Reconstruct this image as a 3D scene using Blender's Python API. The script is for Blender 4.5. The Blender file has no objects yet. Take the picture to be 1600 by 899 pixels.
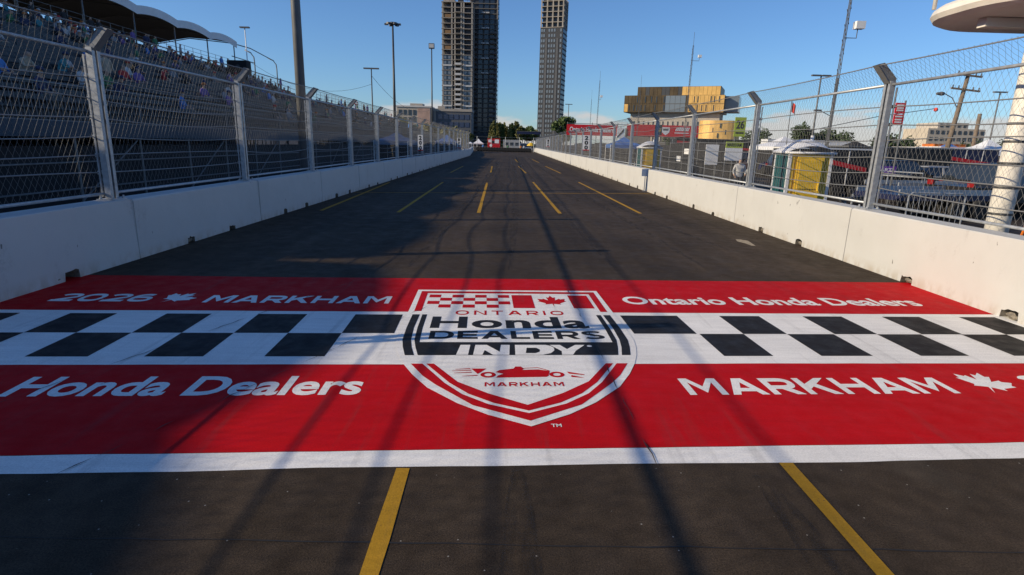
import bpy, math, random
from mathutils import Vector, Matrix
random.seed(7)
SC = bpy.context.scene
COL = SC.collection
R = math.radians

# ------------------------------------------------------------------ camera
FPX, YAW, PITCH, ROLL, HC = 898.16, .0097, -.2458, .0267, 2.1
cam = bpy.data.cameras.new('camera'); co = bpy.data.objects.new('camera', cam); COL.objects.link(co)
cam.sensor_width = 36; cam.lens = FPX / 1600 * 36; cam.clip_start = .05; cam.clip_end = 6000
_f = Vector((math.sin(YAW) * math.cos(PITCH), math.cos(YAW) * math.cos(PITCH), math.sin(PITCH)))
_r = Vector((math.cos(YAW), -math.sin(YAW), 0)); _u = _r.cross(_f)
_r2 = _r * math.cos(ROLL) + _u * math.sin(ROLL); _u2 = _u * math.cos(ROLL) - _r * math.sin(ROLL)
co.matrix_world = Matrix(((_r2.x, _u2.x, -_f.x, 0), (_r2.y, _u2.y, -_f.y, 0), (_r2.z, _u2.z, -_f.z, HC), (0, 0, 0, 1)))
SC.camera = co

# ------------------------------------------------------------------ light
SUN_EL, SUN_BACK = R(23.0), R(13.6)          # low sun over the left grandstand, a little behind the camera
SUN_DIR = Vector((-math.cos(SUN_EL) * math.cos(SUN_BACK), -math.cos(SUN_EL) * math.sin(SUN_BACK), math.sin(SUN_EL)))
sun = bpy.data.lights.new('sun', 'SUN'); so = bpy.data.objects.new('sun', sun); COL.objects.link(so)
sun.energy = 5.0; sun.angle = R(.42); sun.color = (1.0, .84, .60)
so.rotation_euler = (-SUN_DIR).to_track_quat('-Z', 'Y').to_euler(); so.location = SUN_DIR * 60
world = bpy.data.worlds.new('World'); SC.world = world; world.use_nodes = True
wn = world.node_tree; wn.nodes.clear()
w_out = wn.nodes.new('ShaderNodeOutputWorld'); w_bg = wn.nodes.new('ShaderNodeBackground')
sky = wn.nodes.new('ShaderNodeTexSky'); sky.sky_type = 'NISHITA'; sky.sun_disc = False
sky.sun_elevation = SUN_EL; sky.sun_rotation = R(270) - SUN_BACK
sky.altitude = 200; sky.air_density = 1.0; sky.dust_density = .35; sky.ozone_density = 3.0
w_bg.inputs['Strength'].default_value = .085
# low cumulus bank along the horizon, all the way round
tc = wn.nodes.new('ShaderNodeTexCoord'); sep = wn.nodes.new('ShaderNodeSeparateXYZ'); wn.links.new(tc.outputs['Generated'], sep.inputs[0])
mp = wn.nodes.new('ShaderNodeMapping'); mp.inputs['Scale'].default_value = (5, 5, 16); mp.inputs['Location'].default_value = (1.3, .4, 0)
wn.links.new(tc.outputs['Generated'], mp.inputs[0])
nz = wn.nodes.new('ShaderNodeTexNoise'); nz.inputs['Scale'].default_value = 1.6; nz.inputs['Detail'].default_value = 7; nz.inputs['Roughness'].default_value = .55
wn.links.new(mp.outputs[0], nz.inputs[0])
def wmath(op, a, b=None, c=None):
    n = wn.nodes.new('ShaderNodeMath'); n.operation = op
    for i, x in enumerate((a, b, c)):
        if x is None: continue
        if isinstance(x, (int, float)): n.inputs[i].default_value = x
        else: wn.links.new(x, n.inputs[i])
    return n.outputs[0]
def wrange(x, a, b, c, d):
    n = wn.nodes.new('ShaderNodeMapRange'); n.interpolation_type = 'SMOOTHSTEP'; wn.links.new(x, n.inputs[0])
    for i, q in enumerate((a, b, c, d)): n.inputs[i + 1].default_value = q
    return n.outputs[0]
low = wrange(sep.outputs['Z'], .022, .085, .58, .22)       # more cloud close to the horizon
cl = wrange(wmath('ADD', nz.outputs['Fac'], wmath('SUBTRACT', low, .5)), .40, .56, 0, 1)
top = wrange(sep.outputs['Z'], .05, .10, 1, 0)
cf = wmath('MULTIPLY', wmath('MULTIPLY', cl, top), .75)
mx = wn.nodes.new('ShaderNodeMix'); mx.data_type = 'RGBA'; wn.links.new(cf, mx.inputs['Factor'])
tint = wn.nodes.new('ShaderNodeMix'); tint.data_type = 'RGBA'; tint.blend_type = 'MULTIPLY'; tint.inputs['Factor'].default_value = 1; tint.inputs['B'].default_value = (.82, 1.10, 1.46, 1)   # clear, deep blue evening air
wn.links.new(sky.outputs[0], tint.inputs['A']); wn.links.new(tint.outputs['Result'], mx.inputs['A']); mx.inputs['B'].default_value = (7.2, 6.6, 6.3, 1)
wn.links.new(mx.outputs['Result'], w_bg.inputs['Color']); wn.links.new(w_bg.outputs[0], w_out.inputs[0])
SC.view_settings.view_transform = 'Standard'; SC.view_settings.look = 'None'; SC.view_settings.gamma = 1
SC.view_settings.use_curve_mapping = False; SC.view_settings.exposure = .13

# ------------------------------------------------------------------ materials
MATS = {}
def mat(name, col, rough=.6, metal=0., var=0., vscale=3., bump=0., bscale=60., fleck=None, spec=.5, stretch=None, trans=0., emit=0.):
    """principled material; var = brightness variation, fleck=(scale, amount, colour) for worn spots"""
    if name in MATS: return MATS[name]
    m = bpy.data.materials.new(name); m.use_nodes = True; nt = m.node_tree; N = nt.nodes; Lk = nt.links
    p = N['Principled BSDF']; p.inputs['Base Color'].default_value = (*col, 1)
    p.inputs['Roughness'].default_value = rough; p.inputs['Metallic'].default_value = metal
    p.inputs['Specular IOR Level'].default_value = spec
    if trans: p.inputs['Transmission Weight'].default_value = trans
    geo = N.new('ShaderNodeNewGeometry'); vec = geo.outputs['Position']
    if stretch:
        q = N.new('ShaderNodeMapping'); q.inputs['Scale'].default_value = stretch; Lk.new(vec, q.inputs[0]); vec = q.outputs[0]
    colsock = None
    if var:
        n = N.new('ShaderNodeTexNoise'); n.inputs['Scale'].default_value = vscale; n.inputs['Detail'].default_value = 6; Lk.new(vec, n.inputs[0])
        mr = N.new('ShaderNodeMapRange'); Lk.new(n.outputs['Fac'], mr.inputs[0]); mr.inputs[1].default_value = .3; mr.inputs[2].default_value = .7
        mr.inputs[3].default_value = 1 - var; mr.inputs[4].default_value = 1 + var
        hs = N.new('ShaderNodeHueSaturation'); hs.inputs['Color'].default_value = (*col, 1); Lk.new(mr.outputs[0], hs.inputs['Value']); colsock = hs.outputs[0]
        r2 = N.new('ShaderNodeMapRange'); Lk.new(n.outputs['Fac'], r2.inputs[0]); r2.inputs[3].default_value = max(.05, rough - .12); r2.inputs[4].default_value = min(1, rough + .12)
        Lk.new(r2.outputs[0], p.inputs['Roughness'])
    if fleck:
        n = N.new('ShaderNodeTexNoise'); n.inputs['Scale'].default_value = fleck[0]; n.inputs['Detail'].default_value = 5; n.inputs['Roughness'].default_value = .7; Lk.new(vec, n.inputs[0])
        mr = N.new('ShaderNodeMapRange'); Lk.new(n.outputs['Fac'], mr.inputs[0]); mr.inputs[1].default_value = 1 - fleck[1]; mr.inputs[2].default_value = 1 - fleck[1] + .04
        mixn = N.new('ShaderNodeMix'); mixn.data_type = 'RGBA'; Lk.new(mr.outputs[0], mixn.inputs['Factor'])
        if colsock: Lk.new(colsock, mixn.inputs['A'])
        else: mixn.inputs['A'].default_value = (*col, 1)
        mixn.inputs['B'].default_value = (*fleck[2], 1); colsock = mixn.outputs['Result']
    if colsock: Lk.new(colsock, p.inputs['Base Color'])
    if bump:
        n = N.new('ShaderNodeTexNoise'); n.inputs['Scale'].default_value = bscale; n.inputs['Detail'].default_value = 4; Lk.new(vec, n.inputs[0])
        b = N.new('ShaderNodeBump'); b.inputs['Strength'].default_value = bump; b.inputs['Distance'].default_value = .01
        Lk.new(n.outputs['Fac'], b.inputs['Height']); Lk.new(b.outputs[0], p.inputs['Normal'])
    if emit:
        p.inputs['Emission Color'].default_value = (*col, 1); p.inputs['Emission Strength'].default_value = emit
    MATS[name] = m
    return m

def asphalt(name, base, rubber=True):
    m = bpy.data.materials.new(name); m.use_nodes = True; nt = m.node_tree; N = nt.nodes; L = nt.links
    p = N['Principled BSDF']; geo = N.new('ShaderNodeNewGeometry'); pos = geo.outputs['Position']
    def noise(scale, det=5, st=None, rough=.55):
        v = pos
        if st:
            q = N.new('ShaderNodeMapping'); q.inputs['Scale'].default_value = st; L.new(pos, q.inputs[0]); v = q.outputs[0]
        n = N.new('ShaderNodeTexNoise'); n.inputs['Scale'].default_value = scale; n.inputs['Detail'].default_value = det; n.inputs['Roughness'].default_value = rough; L.new(v, n.inputs[0]); return n.outputs['Fac']
    def rng(x, a, b, c, d):
        n = N.new('ShaderNodeMapRange'); L.new(x, n.inputs[0])
        for i, q in enumerate((a, b, c, d)): n.inputs[i + 1].default_value = q
        return n.outputs[0]
    def mul(a, b):
        n = N.new('ShaderNodeMath'); n.operation = 'MULTIPLY'; L.new(a, n.inputs[0]); L.new(b, n.inputs[1]); return n.outputs[0]
    big = rng(noise(.30, 5), .3, .7, .66, 1.30)
    streak = rng(noise(1.0, 6, (1.5, .045, 1)), .3, .7, .70, 1.24)      # lengthwise wear from traffic
    fine = rng(noise(95, 3, None, .8), .3, .7, .45, 1.6)
    mid = rng(noise(7, 6), .3, .7, .76, 1.22)
    val = mul(mul(big, streak), mul(fine, mid))
    hs = N.new('ShaderNodeHueSaturation'); hs.inputs['Color'].default_value = (*base, 1); L.new(val, hs.inputs['Value'])
    # pale stone chips in the surface
    vo = N.new('ShaderNodeTexVoronoi'); vo.inputs['Scale'].default_value = 26; L.new(pos, vo.inputs[0])
    d = rng(vo.outputs['Distance'], .10, .16, 1, 0)
    sx = N.new('ShaderNodeSeparateColor'); L.new(vo.outputs['Color'], sx.inputs[0])
    pick = rng(sx.outputs[0], .955, .96, 0, .55)
    ch = N.new('ShaderNodeMix'); ch.data_type = 'RGBA'; L.new(mul(d, pick), ch.inputs['Factor']); L.new(hs.outputs[0], ch.inputs['A']); ch.inputs['B'].default_value = (.5, .47, .42, 1)
    # tan dusty stains
    st = rng(noise(.8, 6, (1, .5, 1)), .60, .72, 0, .30)
    ds = N.new('ShaderNodeMix'); ds.data_type = 'RGBA'; L.new(st, ds.inputs['Factor']); L.new(ch.outputs['Result'], ds.inputs['A']); ds.inputs['B'].default_value = (.105, .088, .066, 1)
    L.new(ds.outputs['Result'], p.inputs['Base Color'])
    L.new(rng(noise(3, 4), .3, .7, .62, .85), p.inputs['Roughness']); p.inputs['Specular IOR Level'].default_value = .10
    b = N.new('ShaderNodeBump'); b.inputs['Strength'].default_value = .55; b.inputs['Distance'].default_value = .006; L.new(noise(120, 3, None, .7), b.inputs['Height']); L.new(b.outputs[0], p.inputs['Normal'])
    return m

M_ROAD = asphalt('asphalt_road', (.050, .0365, .0255)); M_LOT = asphalt('asphalt_lot', (.040, .033, .027))
def paintmat(name, col, rough=.55, wear=0.):
    """road paint: roller texture, worn flecks down to asphalt, faint tyre grime"""
    m = bpy.data.materials.new(name); m.use_nodes = True; nt = m.node_tree; N = nt.nodes; L = nt.links; p = N['Principled BSDF']
    geo = N.new('ShaderNodeNewGeometry'); pos = geo.outputs['Position']
    def noise(scale, det=5, st=None, rgh=.6):
        v = pos
        if st:
            q = N.new('ShaderNodeMapping'); q.inputs['Scale'].default_value = st; L.new(pos, q.inputs[0]); v = q.outputs[0]
        n = N.new('ShaderNodeTexNoise'); n.inputs['Scale'].default_value = scale; n.inputs['Detail'].default_value = det; n.inputs['Roughness'].default_value = rgh; L.new(v, n.inputs[0]); return n.outputs['Fac']
    def rng(x, a, b, c, d):
        n = N.new('ShaderNodeMapRange'); L.new(x, n.inputs[0])
        for i, q in enumerate((a, b, c, d)): n.inputs[i + 1].default_value = q
        return n.outputs[0]
    a = rng(noise(1.1, 5), .3, .7, .90, 1.07)
    r_ = rng(noise(6, 4, (.25, 2.2, 1)), .3, .7, .92, 1.06)
    mm = N.new('ShaderNodeMath'); mm.operation = 'MULTIPLY'; L.new(a, mm.inputs[0]); L.new(r_, mm.inputs[1])
    hs = N.new('ShaderNodeHueSaturation'); hs.inputs['Color'].default_value = (*col, 1); L.new(mm.outputs[0], hs.inputs['Value'])
    gr = rng(noise(75, 4, None, .8), .3, .7, .80, 1.12); mg = N.new('ShaderNodeMath'); mg.operation = 'MULTIPLY'; L.new(mm.outputs[0], mg.inputs[0]); L.new(gr, mg.inputs[1]); L.new(mg.outputs[0], hs.inputs['Value'])
    fl = rng(noise(38, 5, None, .75), .675 - wear, .70 - wear, 0, .75)
    zone = rng(noise(.9, 4), .45, .62, .05, 1.)
    m2 = N.new('ShaderNodeMath'); m2.operation = 'MULTIPLY'; L.new(fl, m2.inputs[0]); L.new(zone, m2.inputs[1])
    mi = N.new('ShaderNodeMix'); mi.data_type = 'RGBA'; L.new(m2.outputs[0], mi.inputs['Factor']); L.new(hs.outputs[0], mi.inputs['A']); mi.inputs['B'].default_value = (.06, .05, .045, 1)
    ty = rng(noise(2.2, 5, (3.2, .18, 1)), .56, .74, 0, .24)
    m3 = N.new('ShaderNodeMix'); m3.data_type = 'RGBA'; L.new(ty, m3.inputs['Factor']); L.new(mi.outputs['Result'], m3.inputs['A']); m3.inputs['B'].default_value = (.07, .06, .06, 1)
    L.new(m3.outputs['Result'], p.inputs['Base Color'])
    L.new(rng(noise(5, 5), .3, .7, rough - .1, rough + .18), p.inputs['Roughness']); p.inputs['Specular IOR Level'].default_value = .10
    b = N.new('ShaderNodeBump'); b.inputs['Strength'].default_value = .35; b.inputs['Distance'].default_value = .005; L.new(noise(110, 3, None, .7), b.inputs['Height']); L.new(b.outputs[0], p.inputs['Normal'])
    return m
P_RED = paintmat('paint_red', (.50, .003, .007), .66); P_WHITE = paintmat('paint_white', (.82, .80, .765)); P_BLACK = paintmat('paint_black', (.018, .017, .018)); P_YEL = paintmat('paint_yellow', (.42, .23, .022), .7, .07)
M_GALV = mat('galvanised_steel', (.40, .42, .44), .48, .5, var=.18, vscale=14)
M_CABLE = mat('steel_cable', (.20, .205, .21), .55, .3)
M_GALVD = mat('galvanised_dull', (.24, .25, .265), .5, .5, var=.12, vscale=20)
M_WIRE = mat('wire', (.18, .18, .18), .6, .1)
M_DARKSTEEL = mat('dark_steel', (.06, .062, .066), .5, .4, var=.15, vscale=8)
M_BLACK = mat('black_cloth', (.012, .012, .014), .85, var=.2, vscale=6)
M_WHITE = mat('white_paint', (.78, .77, .74), .45, var=.05, vscale=4)
M_WOOD = mat('pole_wood', (.16, .12, .085), .85, var=.25, vscale=6, bump=.3, bscale=30)

# ------------------------------------------------------------------ helpers
class MB:
    def __init__(s): s.v = []; s.f = []; s.m = []
    def add(s, vs, fs, m=0):
        o = len(s.v); s.v += [tuple(x) for x in vs]; s.f += [tuple(i + o for i in q) for q in fs]; s.m += [m] * len(fs); return s
    def box(s, x0, x1, y0, y1, z0, z1, m=0):
        return s.add([(x0, y0, z0), (x1, y0, z0), (x1, y1, z0), (x0, y1, z0), (x0, y0, z1), (x1, y0, z1), (x1, y1, z1), (x0, y1, z1)],
                     [(0, 3, 2, 1), (4, 5, 6, 7), (0, 1, 5, 4), (1, 2, 6, 5), (2, 3, 7, 6), (3, 0, 4, 7)], m)
    def beam(s, a, b, w, h, m=0, up=(0, 0, 1)):
        a = Vector(a); b = Vector(b); d = (b - a).normalized(); u = Vector(up)
        if abs(d.dot(u)) > .98: u = Vector((0, 1, 0))
        r = d.cross(u).normalized() * w / 2; u = r.cross(d).normalized() * h / 2
        return s.add([a - r - u, a + r - u, a + r + u, a - r + u, b - r - u, b + r - u, b + r + u, b - r + u],
                     [(0, 1, 2, 3), (7, 6, 5, 4), (0, 4, 5, 1), (1, 5, 6, 2), (2, 6, 7, 3), (3, 7, 4, 0)], m)
    def tube(s, pts, r, n=6, m=0, cap=True):
        pts = [Vector(p) for p in pts]; rr = r if isinstance(r, (list, tuple)) else [r] * len(pts); vs = []; fs = []
        for i, p in enumerate(pts):
            d = (pts[min(i + 1, len(pts) - 1)] - pts[max(i - 1, 0)]).normalized()
            ref = Vector((0, 0, 1)) if abs(d.z) < .9 else Vector((0, 1, 0))
            x = d.cross(ref).normalized(); y = x.cross(d)
            for k in range(n):
                t = 2 * math.pi * k / n + (math.pi / n); vs.append(p + (x * math.cos(t) + y * math.sin(t)) * rr[i])
        for i in range(len(pts) - 1):
            for k in range(n): fs.append((i * n + k, i * n + (k + 1) % n, (i + 1) * n + (k + 1) % n, (i + 1) * n + k))
        if cap: fs += [tuple(range(n - 1, -1, -1)), tuple((len(pts) - 1) * n + k for k in range(n))]
        return s.add(vs, fs, m)
    def prism(s, poly, a, b, axis='x', m=0):
        """extrude a 2D outline between a and b along an axis (x: poly is (y,z); y: (x,z); z: (x,y))"""
        n = len(poly); P = {'x': lambda t, q: (t, q[0], q[1]), 'y': lambda t, q: (q[0], t, q[1]), 'z': lambda t, q: (q[0], q[1], t)}[axis]
        vs = [P(a, q) for q in poly] + [P(b, q) for q in poly]
        return s.add(vs, [tuple(range(n - 1, -1, -1)), tuple(range(n, 2 * n))] + [(i, (i + 1) % n, n + (i + 1) % n, n + i) for i in range(n)], m)
    def lathe(s, prof, n=16, c=(0, 0, 0), m=0):
        vs = []; fs = []
        for r, z in prof:
            for k in range(n): t = 2 * math.pi * k / n; vs.append((c[0] + r * math.cos(t), c[1] + r * math.sin(t), c[2] + z))
        for i in range(len(prof) - 1):
            for k in range(n): fs.append((i * n + k, i * n + (k + 1) % n, (i + 1) * n + (k + 1) % n, (i + 1) * n + k))
        fs += [tuple(range(n - 1, -1, -1)), tuple((len(prof) - 1) * n + k for k in range(n))]
        return s.add(vs, fs, m)
    def mesh(s, name, mats, smooth=False):
        me = bpy.data.meshes.new(name); me.from_pydata(s.v, [], s.f); mats = mats if isinstance(mats, (list, tuple)) else [mats]
        for x in mats: me.materials.append(x)
        if any(s.m): me.polygons.foreach_set('material_index', s.m)
        if smooth: me.polygons.foreach_set('use_smooth', [True] * len(me.polygons))
        me.update(); return me
    def build(s, name, mats, parent=None, loc=None, rz=0, smooth=False):
        return link(name, s.mesh(name, mats, smooth), parent, loc, rz)
def link(name, me, parent=None, loc=None, rz=0, sc=None):
    o = bpy.data.objects.new(name, me); COL.objects.link(o)
    if parent: o.parent = parent
    if loc: o.location = loc
    if rz: o.rotation_euler[2] = rz
    if sc: o.scale = sc
    return o
def tag(o, label, cat, group=None):
    o['label'] = label; o['category'] = cat
    if group: o['group'] = group
    return o
def thing(name, label, cat, loc=(0, 0, 0), rz=0, group=None): return tag(link(name, None, None, loc, rz), label, cat, group)
def struct(o): o['kind'] = 'structure'; return o
def stuff(o): o['kind'] = 'stuff'; return o
def copytree(o, loc, rz=None, parent=None):
    c = o.copy(); COL.objects.link(c); c.parent = parent
    if loc is not None: c.location = loc
    if rz is not None: c.rotation_euler[2] = rz
    for ch in CH.get(o.name, []): copytree(ch, None, None, c)
    return c
CH = {}
def childmap(root):
    CH[root.name] = list(root.children)
    for c in root.children: childmap(c)
ONES = ['', 'first', 'second', 'third', 'fourth', 'fifth', 'sixth', 'seventh', 'eighth', 'ninth', 'tenth', 'eleventh', 'twelfth', 'thirteenth', 'fourteenth', 'fifteenth', 'sixteenth', 'seventeenth', 'eighteenth', 'nineteenth']
def nth(i):
    if i < 20: return ONES[i]
    t = {2: 'twent', 3: 'thirt', 4: 'fort'}[i // 10]
    return t + ('ieth' if i % 10 == 0 else 'y-' + ONES[i % 10])
FONT_CACHE = {}
def textmesh(body, bold=.0, space=1.):
    k = (body, bold, space)
    if k in FONT_CACHE: return FONT_CACHE[k]
    cu = bpy.data.curves.new('lettering', 'FONT'); cu.body = body; cu.offset = bold; cu.space_character = space; cu.resolution_u = 4; cu.fill_mode = 'FRONT'
    o = bpy.data.objects.new('lettering', cu); COL.objects.link(o); bpy.context.view_layer.update()
    me = bpy.data.meshes.new_from_object(o.evaluated_get(bpy.context.evaluated_depsgraph_get()))
    vs = [v.co.copy() for v in me.vertices]; fs = [tuple(p.vertices) for p in me.polygons]
    bpy.data.objects.remove(o); bpy.data.curves.remove(cu); bpy.data.meshes.remove(me)
    x0 = min(v.x for v in vs); x1 = max(v.x for v in vs); y0 = min(v.y for v in vs); y1 = max(v.y for v in vs)
    FONT_CACHE[k] = ([((v.x - x0) / (x1 - x0), (v.y - y0) / (y1 - y0)) for v in vs], fs); return FONT_CACHE[k]
def textobj(body, fn, material, parent, bold=.02, space=1.):
    """lettering as a flat mesh; fn maps (0..1, 0..1) to a point"""
    vs, fs = textmesh(body, bold, space); mb = MB(); mb.add([fn(*v) for v in vs], fs)
    return mb.build('lettering', material, parent)
LEAF = [(0, -1.0), (.04, -.45), (.50, -.56), (.44, -.38), (.92, 0.0), (.80, .07), (.90, .42), (.58, .34), (.52, .46), (.22, .16), (.30, .72), (.14, .64), (0, 1.0)]
LEAF = LEAF + [(-x, y) for x, y in LEAF[-2:0:-1]]

# ------------------------------------------------------------------ ground and road
g = MB(); g.add([(-3500, -600, -.012), (3500, -600, -.012), (3500, 5000, -.012), (-3500, 5000, -.012)], [(0, 1, 2, 3)])
struct(g.build('ground', M_LOT))
g = MB(); g.add([(-6.9, -14, 0), (7.3, -14, 0), (7.3, 175, 0), (-6.9, 92, 0)], [(0, 1, 2, 3)])
g.add([(-6.9, 92, 0), (7.3, 175, 0), (7.3, 195, 0), (-14, 195, 0)], [(0, 1, 2, 3)])
road = struct(g.build('race_track', M_ROAD))

def PT(u, v, z=.004):
    """paint frame (across, along) -> world; the start line lies a few degrees off square to the walls"""
    z *= .45; x = u - .045 * (v - 5.5); return (x, v + .0667 * x, z)
def patch(name, pts, m, z, parent=road):
    mb = MB(); mb.add([PT(u, v, z) for u, v in pts], [tuple(range(len(pts)))]); return mb.build(name, m, parent)
def wavy(v, amp=.012, seed=0, n=48, u0=-6.75, u1=7.0):
    rr = random.Random(seed); ph = [rr.uniform(0, 6.28) for _ in range(3)]
    return [(u0 + (u1 - u0) * i / n, v + amp * (math.sin(1.1 * i * .29 + ph[0]) + .5 * math.sin(2.7 * i * .29 + ph[1])) + .004 * rr.uniform(-1, 1)) for i in range(n + 1)]
def band(name, va, vb, m, seed, amp=(.006, .006)):
    a = wavy(va, amp[0], seed); b = wavy(vb, amp[1], seed + 50); mb = MB(); n = len(a)
    mb.add([PT(*q) for q in a] + [PT(*q) for q in b], [(i, i + 1, n + i + 1, n + i) for i in range(n - 1)]); return mb.build(name, m, road)
band('white_stripe', 3.445, 3.660, P_WHITE, 1, (.010, .004))
band('red_band', 3.665, 5.275, P_RED, 51, (.004, .003))
band('white_band', 5.279, 7.060, P_WHITE, 101, (.003, .003))
band('red_band', 7.064, 8.91, P_RED, 151, (.003, .008))
# chequered squares, two rows
for u0, u1 in [(-6.20, -5.68), (-5.12, -4.59), (-4.02, -3.50), (-2.95, -2.37), (-1.79, -1.215), (1.52, 2.26), (2.82, 3.35), (3.94, 4.47), (5.03, 5.55), (6.11, 6.62)]:
    patch('checker_square', [(u0, 6.21), (u1, 6.21), (u1, 6.93), (u0, 6.93)], P_BLACK, .008)
for u0, u1 in [(-6.75, -6.20), (-5.68, -5.12), (-4.59, -4.02), (-3.50, -2.95), (-2.37, -1.79), (2.29, 2.82), (3.35, 3.92), (4.46, 5.01), (5.53, 6.11)]:
    patch('checker_square', [(u0, 5.49), (u1, 5.49), (u1, 6.206), (u0, 6.206)], P_BLACK, .008)
def roadtext(body, u0, u1, v0, v1, m, z=.008, bold=.03, parent=road, space=1.):
    return textobj(body, lambda a, b: PT(u0 + (u1 - u0) * a, v0 + (v1 - v0) * b, z), m, parent, bold, space)
# ---- wide block capitals and figures, drawn stroke by stroke
def _stroke(path, t, ty=None):
    n = len(path); L_, R_ = [], []
    for i, (x, y) in enumerate(path):
        a = path[max(i - 1, 0)]; b = path[min(i + 1, n - 1)]; dx, dy = b[0] - a[0], b[1] - a[1]; d = math.hypot(dx, dy); nx, ny = -dy / d, dx / d
        L_.append((x + nx * t / 2, y + ny * (ty or t) / 2)); R_.append((x - nx * t / 2, y - ny * (ty or t) / 2))
    return [[L_[i], R_[i], R_[i + 1], L_[i + 1]] for i in range(n - 1)]
def _arc(cx, cy, rx, ry, a0, a1, n=18):
    return [(cx + rx * math.copysign(abs(math.cos(R(a))) ** .8, math.cos(R(a))), cy + ry * math.copysign(abs(math.sin(R(a))) ** .8, math.sin(R(a)))) for a in [a0 + (a1 - a0) * i / n for i in range(n + 1)]]
def glyph(c, t=.27, h=.22):
    """pieces (lists of quads that share a level) and advance width; cap height 1"""
    bx = lambda a, b, c_, d: [[(a, c_), (b, c_), (b, d), (a, d)]]
    w = dict(M=1.5, A=1.42, R=1.25, K=1.32, H=1.3, O=1.4, N=1.32, T=1.2, I=t, D=1.32, E=1.1, L=1.02, S=1.2)
    w['0'] = 1.35; w['2'] = 1.25; w['6'] = 1.3; w = w[c]; q = (t / 2, h / 2)
    if c == 'H': return [bx(0, t, 0, 1), bx(w - t, w, 0, 1), bx(t, w - t, .39, .39 + h)], w
    if c == 'I': return [bx(0, t, 0, 1)], w
    if c == 'T': return [bx(0, w, 1 - h, 1), bx(w / 2 - q[0], w / 2 + q[0], 0, 1 - h)], w
    if c == 'L': return [bx(0, t, 0, 1), bx(t, w, 0, h)], w
    if c == 'E': return [bx(0, t, 0, 1), bx(t, w, 0, h), bx(t, w - .05, .39, .39 + h * .95), bx(t, w, 1 - h, 1)], w
    if c == 'M': return [bx(0, t, 0, 1), bx(w - t, w, 0, 1), [[(t * .3, 1), (w / 2, .12), (w / 2, .5), (t * 1.25, 1)]], [[(w - t * .3, 1), (w - t * 1.25, 1), (w / 2, .5), (w / 2, .12)]]], w
    if c == 'N': return [bx(0, t, 0, 1), bx(w - t, w, 0, 1), [[(t * .2, 1), (w - t * 1.2, 0), (w - t * .2, 0), (t * 1.2, 1)]]], w
    if c == 'A': return [[[(0, 0), (t * 1.12, 0), (w / 2, .74), (w / 2, 1), (w / 2 - .2, 1)]], [[(w, 0), (w / 2 + .2, 1), (w / 2, 1), (w / 2, .74), (w - t * 1.12, 0)]], bx(.34, w - .34, .19, .19 + h * .9)], w
    if c == 'K': return [bx(0, t, 0, 1), [[(t, .30), (w - .36, 1), (w, 1), (t, .30 - .0)], [(t, .30), (t, .62), (w - .36, 1)]], [[(t * 1.5, .56), (w - .35, 0), (w, 0), (t * 2.3, .78)]]], w
    if c == 'O' or c == '0': return [_stroke(_arc(w / 2, .5, w / 2 - q[0], .5 - q[1], 0, 360, 36), t, h)], w
    if c == 'D': return [bx(0, t, 0, 1), _stroke([(t * .9, 1 - q[1])] + _arc(w / 2 - .05, .5, w / 2 - q[0] + .05, .5 - q[1], 90, -90, 22) + [(t * .9, q[1])], t, h)], w
    if c == 'R': return [bx(0, t, 0, 1), _stroke([(t * .9, 1 - q[1])] + _arc(w / 2 + .05, .66, w / 2 - q[0] - .05, .34 - q[1], 90, -90, 18) + [(t * .9, .32 + q[1])], t, h), [[(w * .40, .36), (w - .34, 0), (w + .02, 0), (w * .72, .38)]]], w
    if c == 'S': return [_stroke(_arc(w / 2, .735, w / 2 - q[0], .265 - q[1] * .9, 25, 262, 18) + _arc(w / 2, .265, w / 2 - q[0], .265 - q[1] * .9, 82, -155, 18), t, h * .92)], w
    if c == '2': return [_stroke(_arc(w / 2, .68, w / 2 - q[0], .32 - q[1], 165, -30, 18) + [(t * .75, q[1] * 1.3)], t, h), bx(0, w, 0, h)], w
    if c == '6': return [_stroke(_arc(w / 2, .34, w / 2 - q[0], .34 - q[1], 0, 360, 30), t, h), _stroke(_arc(w / 2 + .1, .40, w / 2 - q[0] + .1, .60 - q[1], 180, 65, 14), t, h)], w
def capstext(body, u0, u1, v0, v1, m, z, parent, gap=.17, t=.27, h=.22):
    x = 0; P = []
    for ch in body:
        pieces, w = glyph(ch, t, h)
        for k, pc in enumerate(pieces):
            for poly in pc: P.append(([(x + a, b) for a, b in poly], k))
        x += w + gap
    x -= gap; mb = MB()
    for poly, k in P: mb.add([PT(u0 + (u1 - u0) * a / x, v0 + (v1 - v0) * b, z + .0006 * k) for a, b in poly], [tuple(range(len(poly)))])
    return mb.build('lettering', m, parent)
capstext('2026', -5.75, -4.55, 7.45, 7.83, P_WHITE, .008, road)
capstext('MARKHAM', -3.85, -1.47, 7.43, 7.79, P_WHITE, .008, road)
roadtext('Ontario Honda Dealers', 1.73, 6.06, 7.46, 7.87, P_WHITE, bold=.026)
roadtext('Ontario', -5.78, -4.42, 4.58, 4.99, P_WHITE, bold=.026); roadtext('Honda Dealers', -4.15, -1.27, 4.58, 4.99, P_WHITE, bold=.026)
capstext('MARKHAM', 1.59, 4.11, 4.54, 4.90, P_WHITE, .008, road)
capstext('2026', 4.97, 6.18, 4.56, 4.94, P_WHITE, .008, road)
def leafpatch(u, v, su, sv, m, z, parent=road, rot=0):
    c, s = math.cos(rot), math.sin(rot)
    return patch('maple_leaf', [(u + (x * c - y * s) * su, v + (x * s + y * c) * sv) for x, y in LEAF], m, z, parent)
leafpatch(-4.24, 7.66, .24, .27, P_WHITE, .008, rot=-.5); leafpatch(4.56, 4.78, .25, .27, P_WHITE, .008, rot=-.5)

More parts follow.
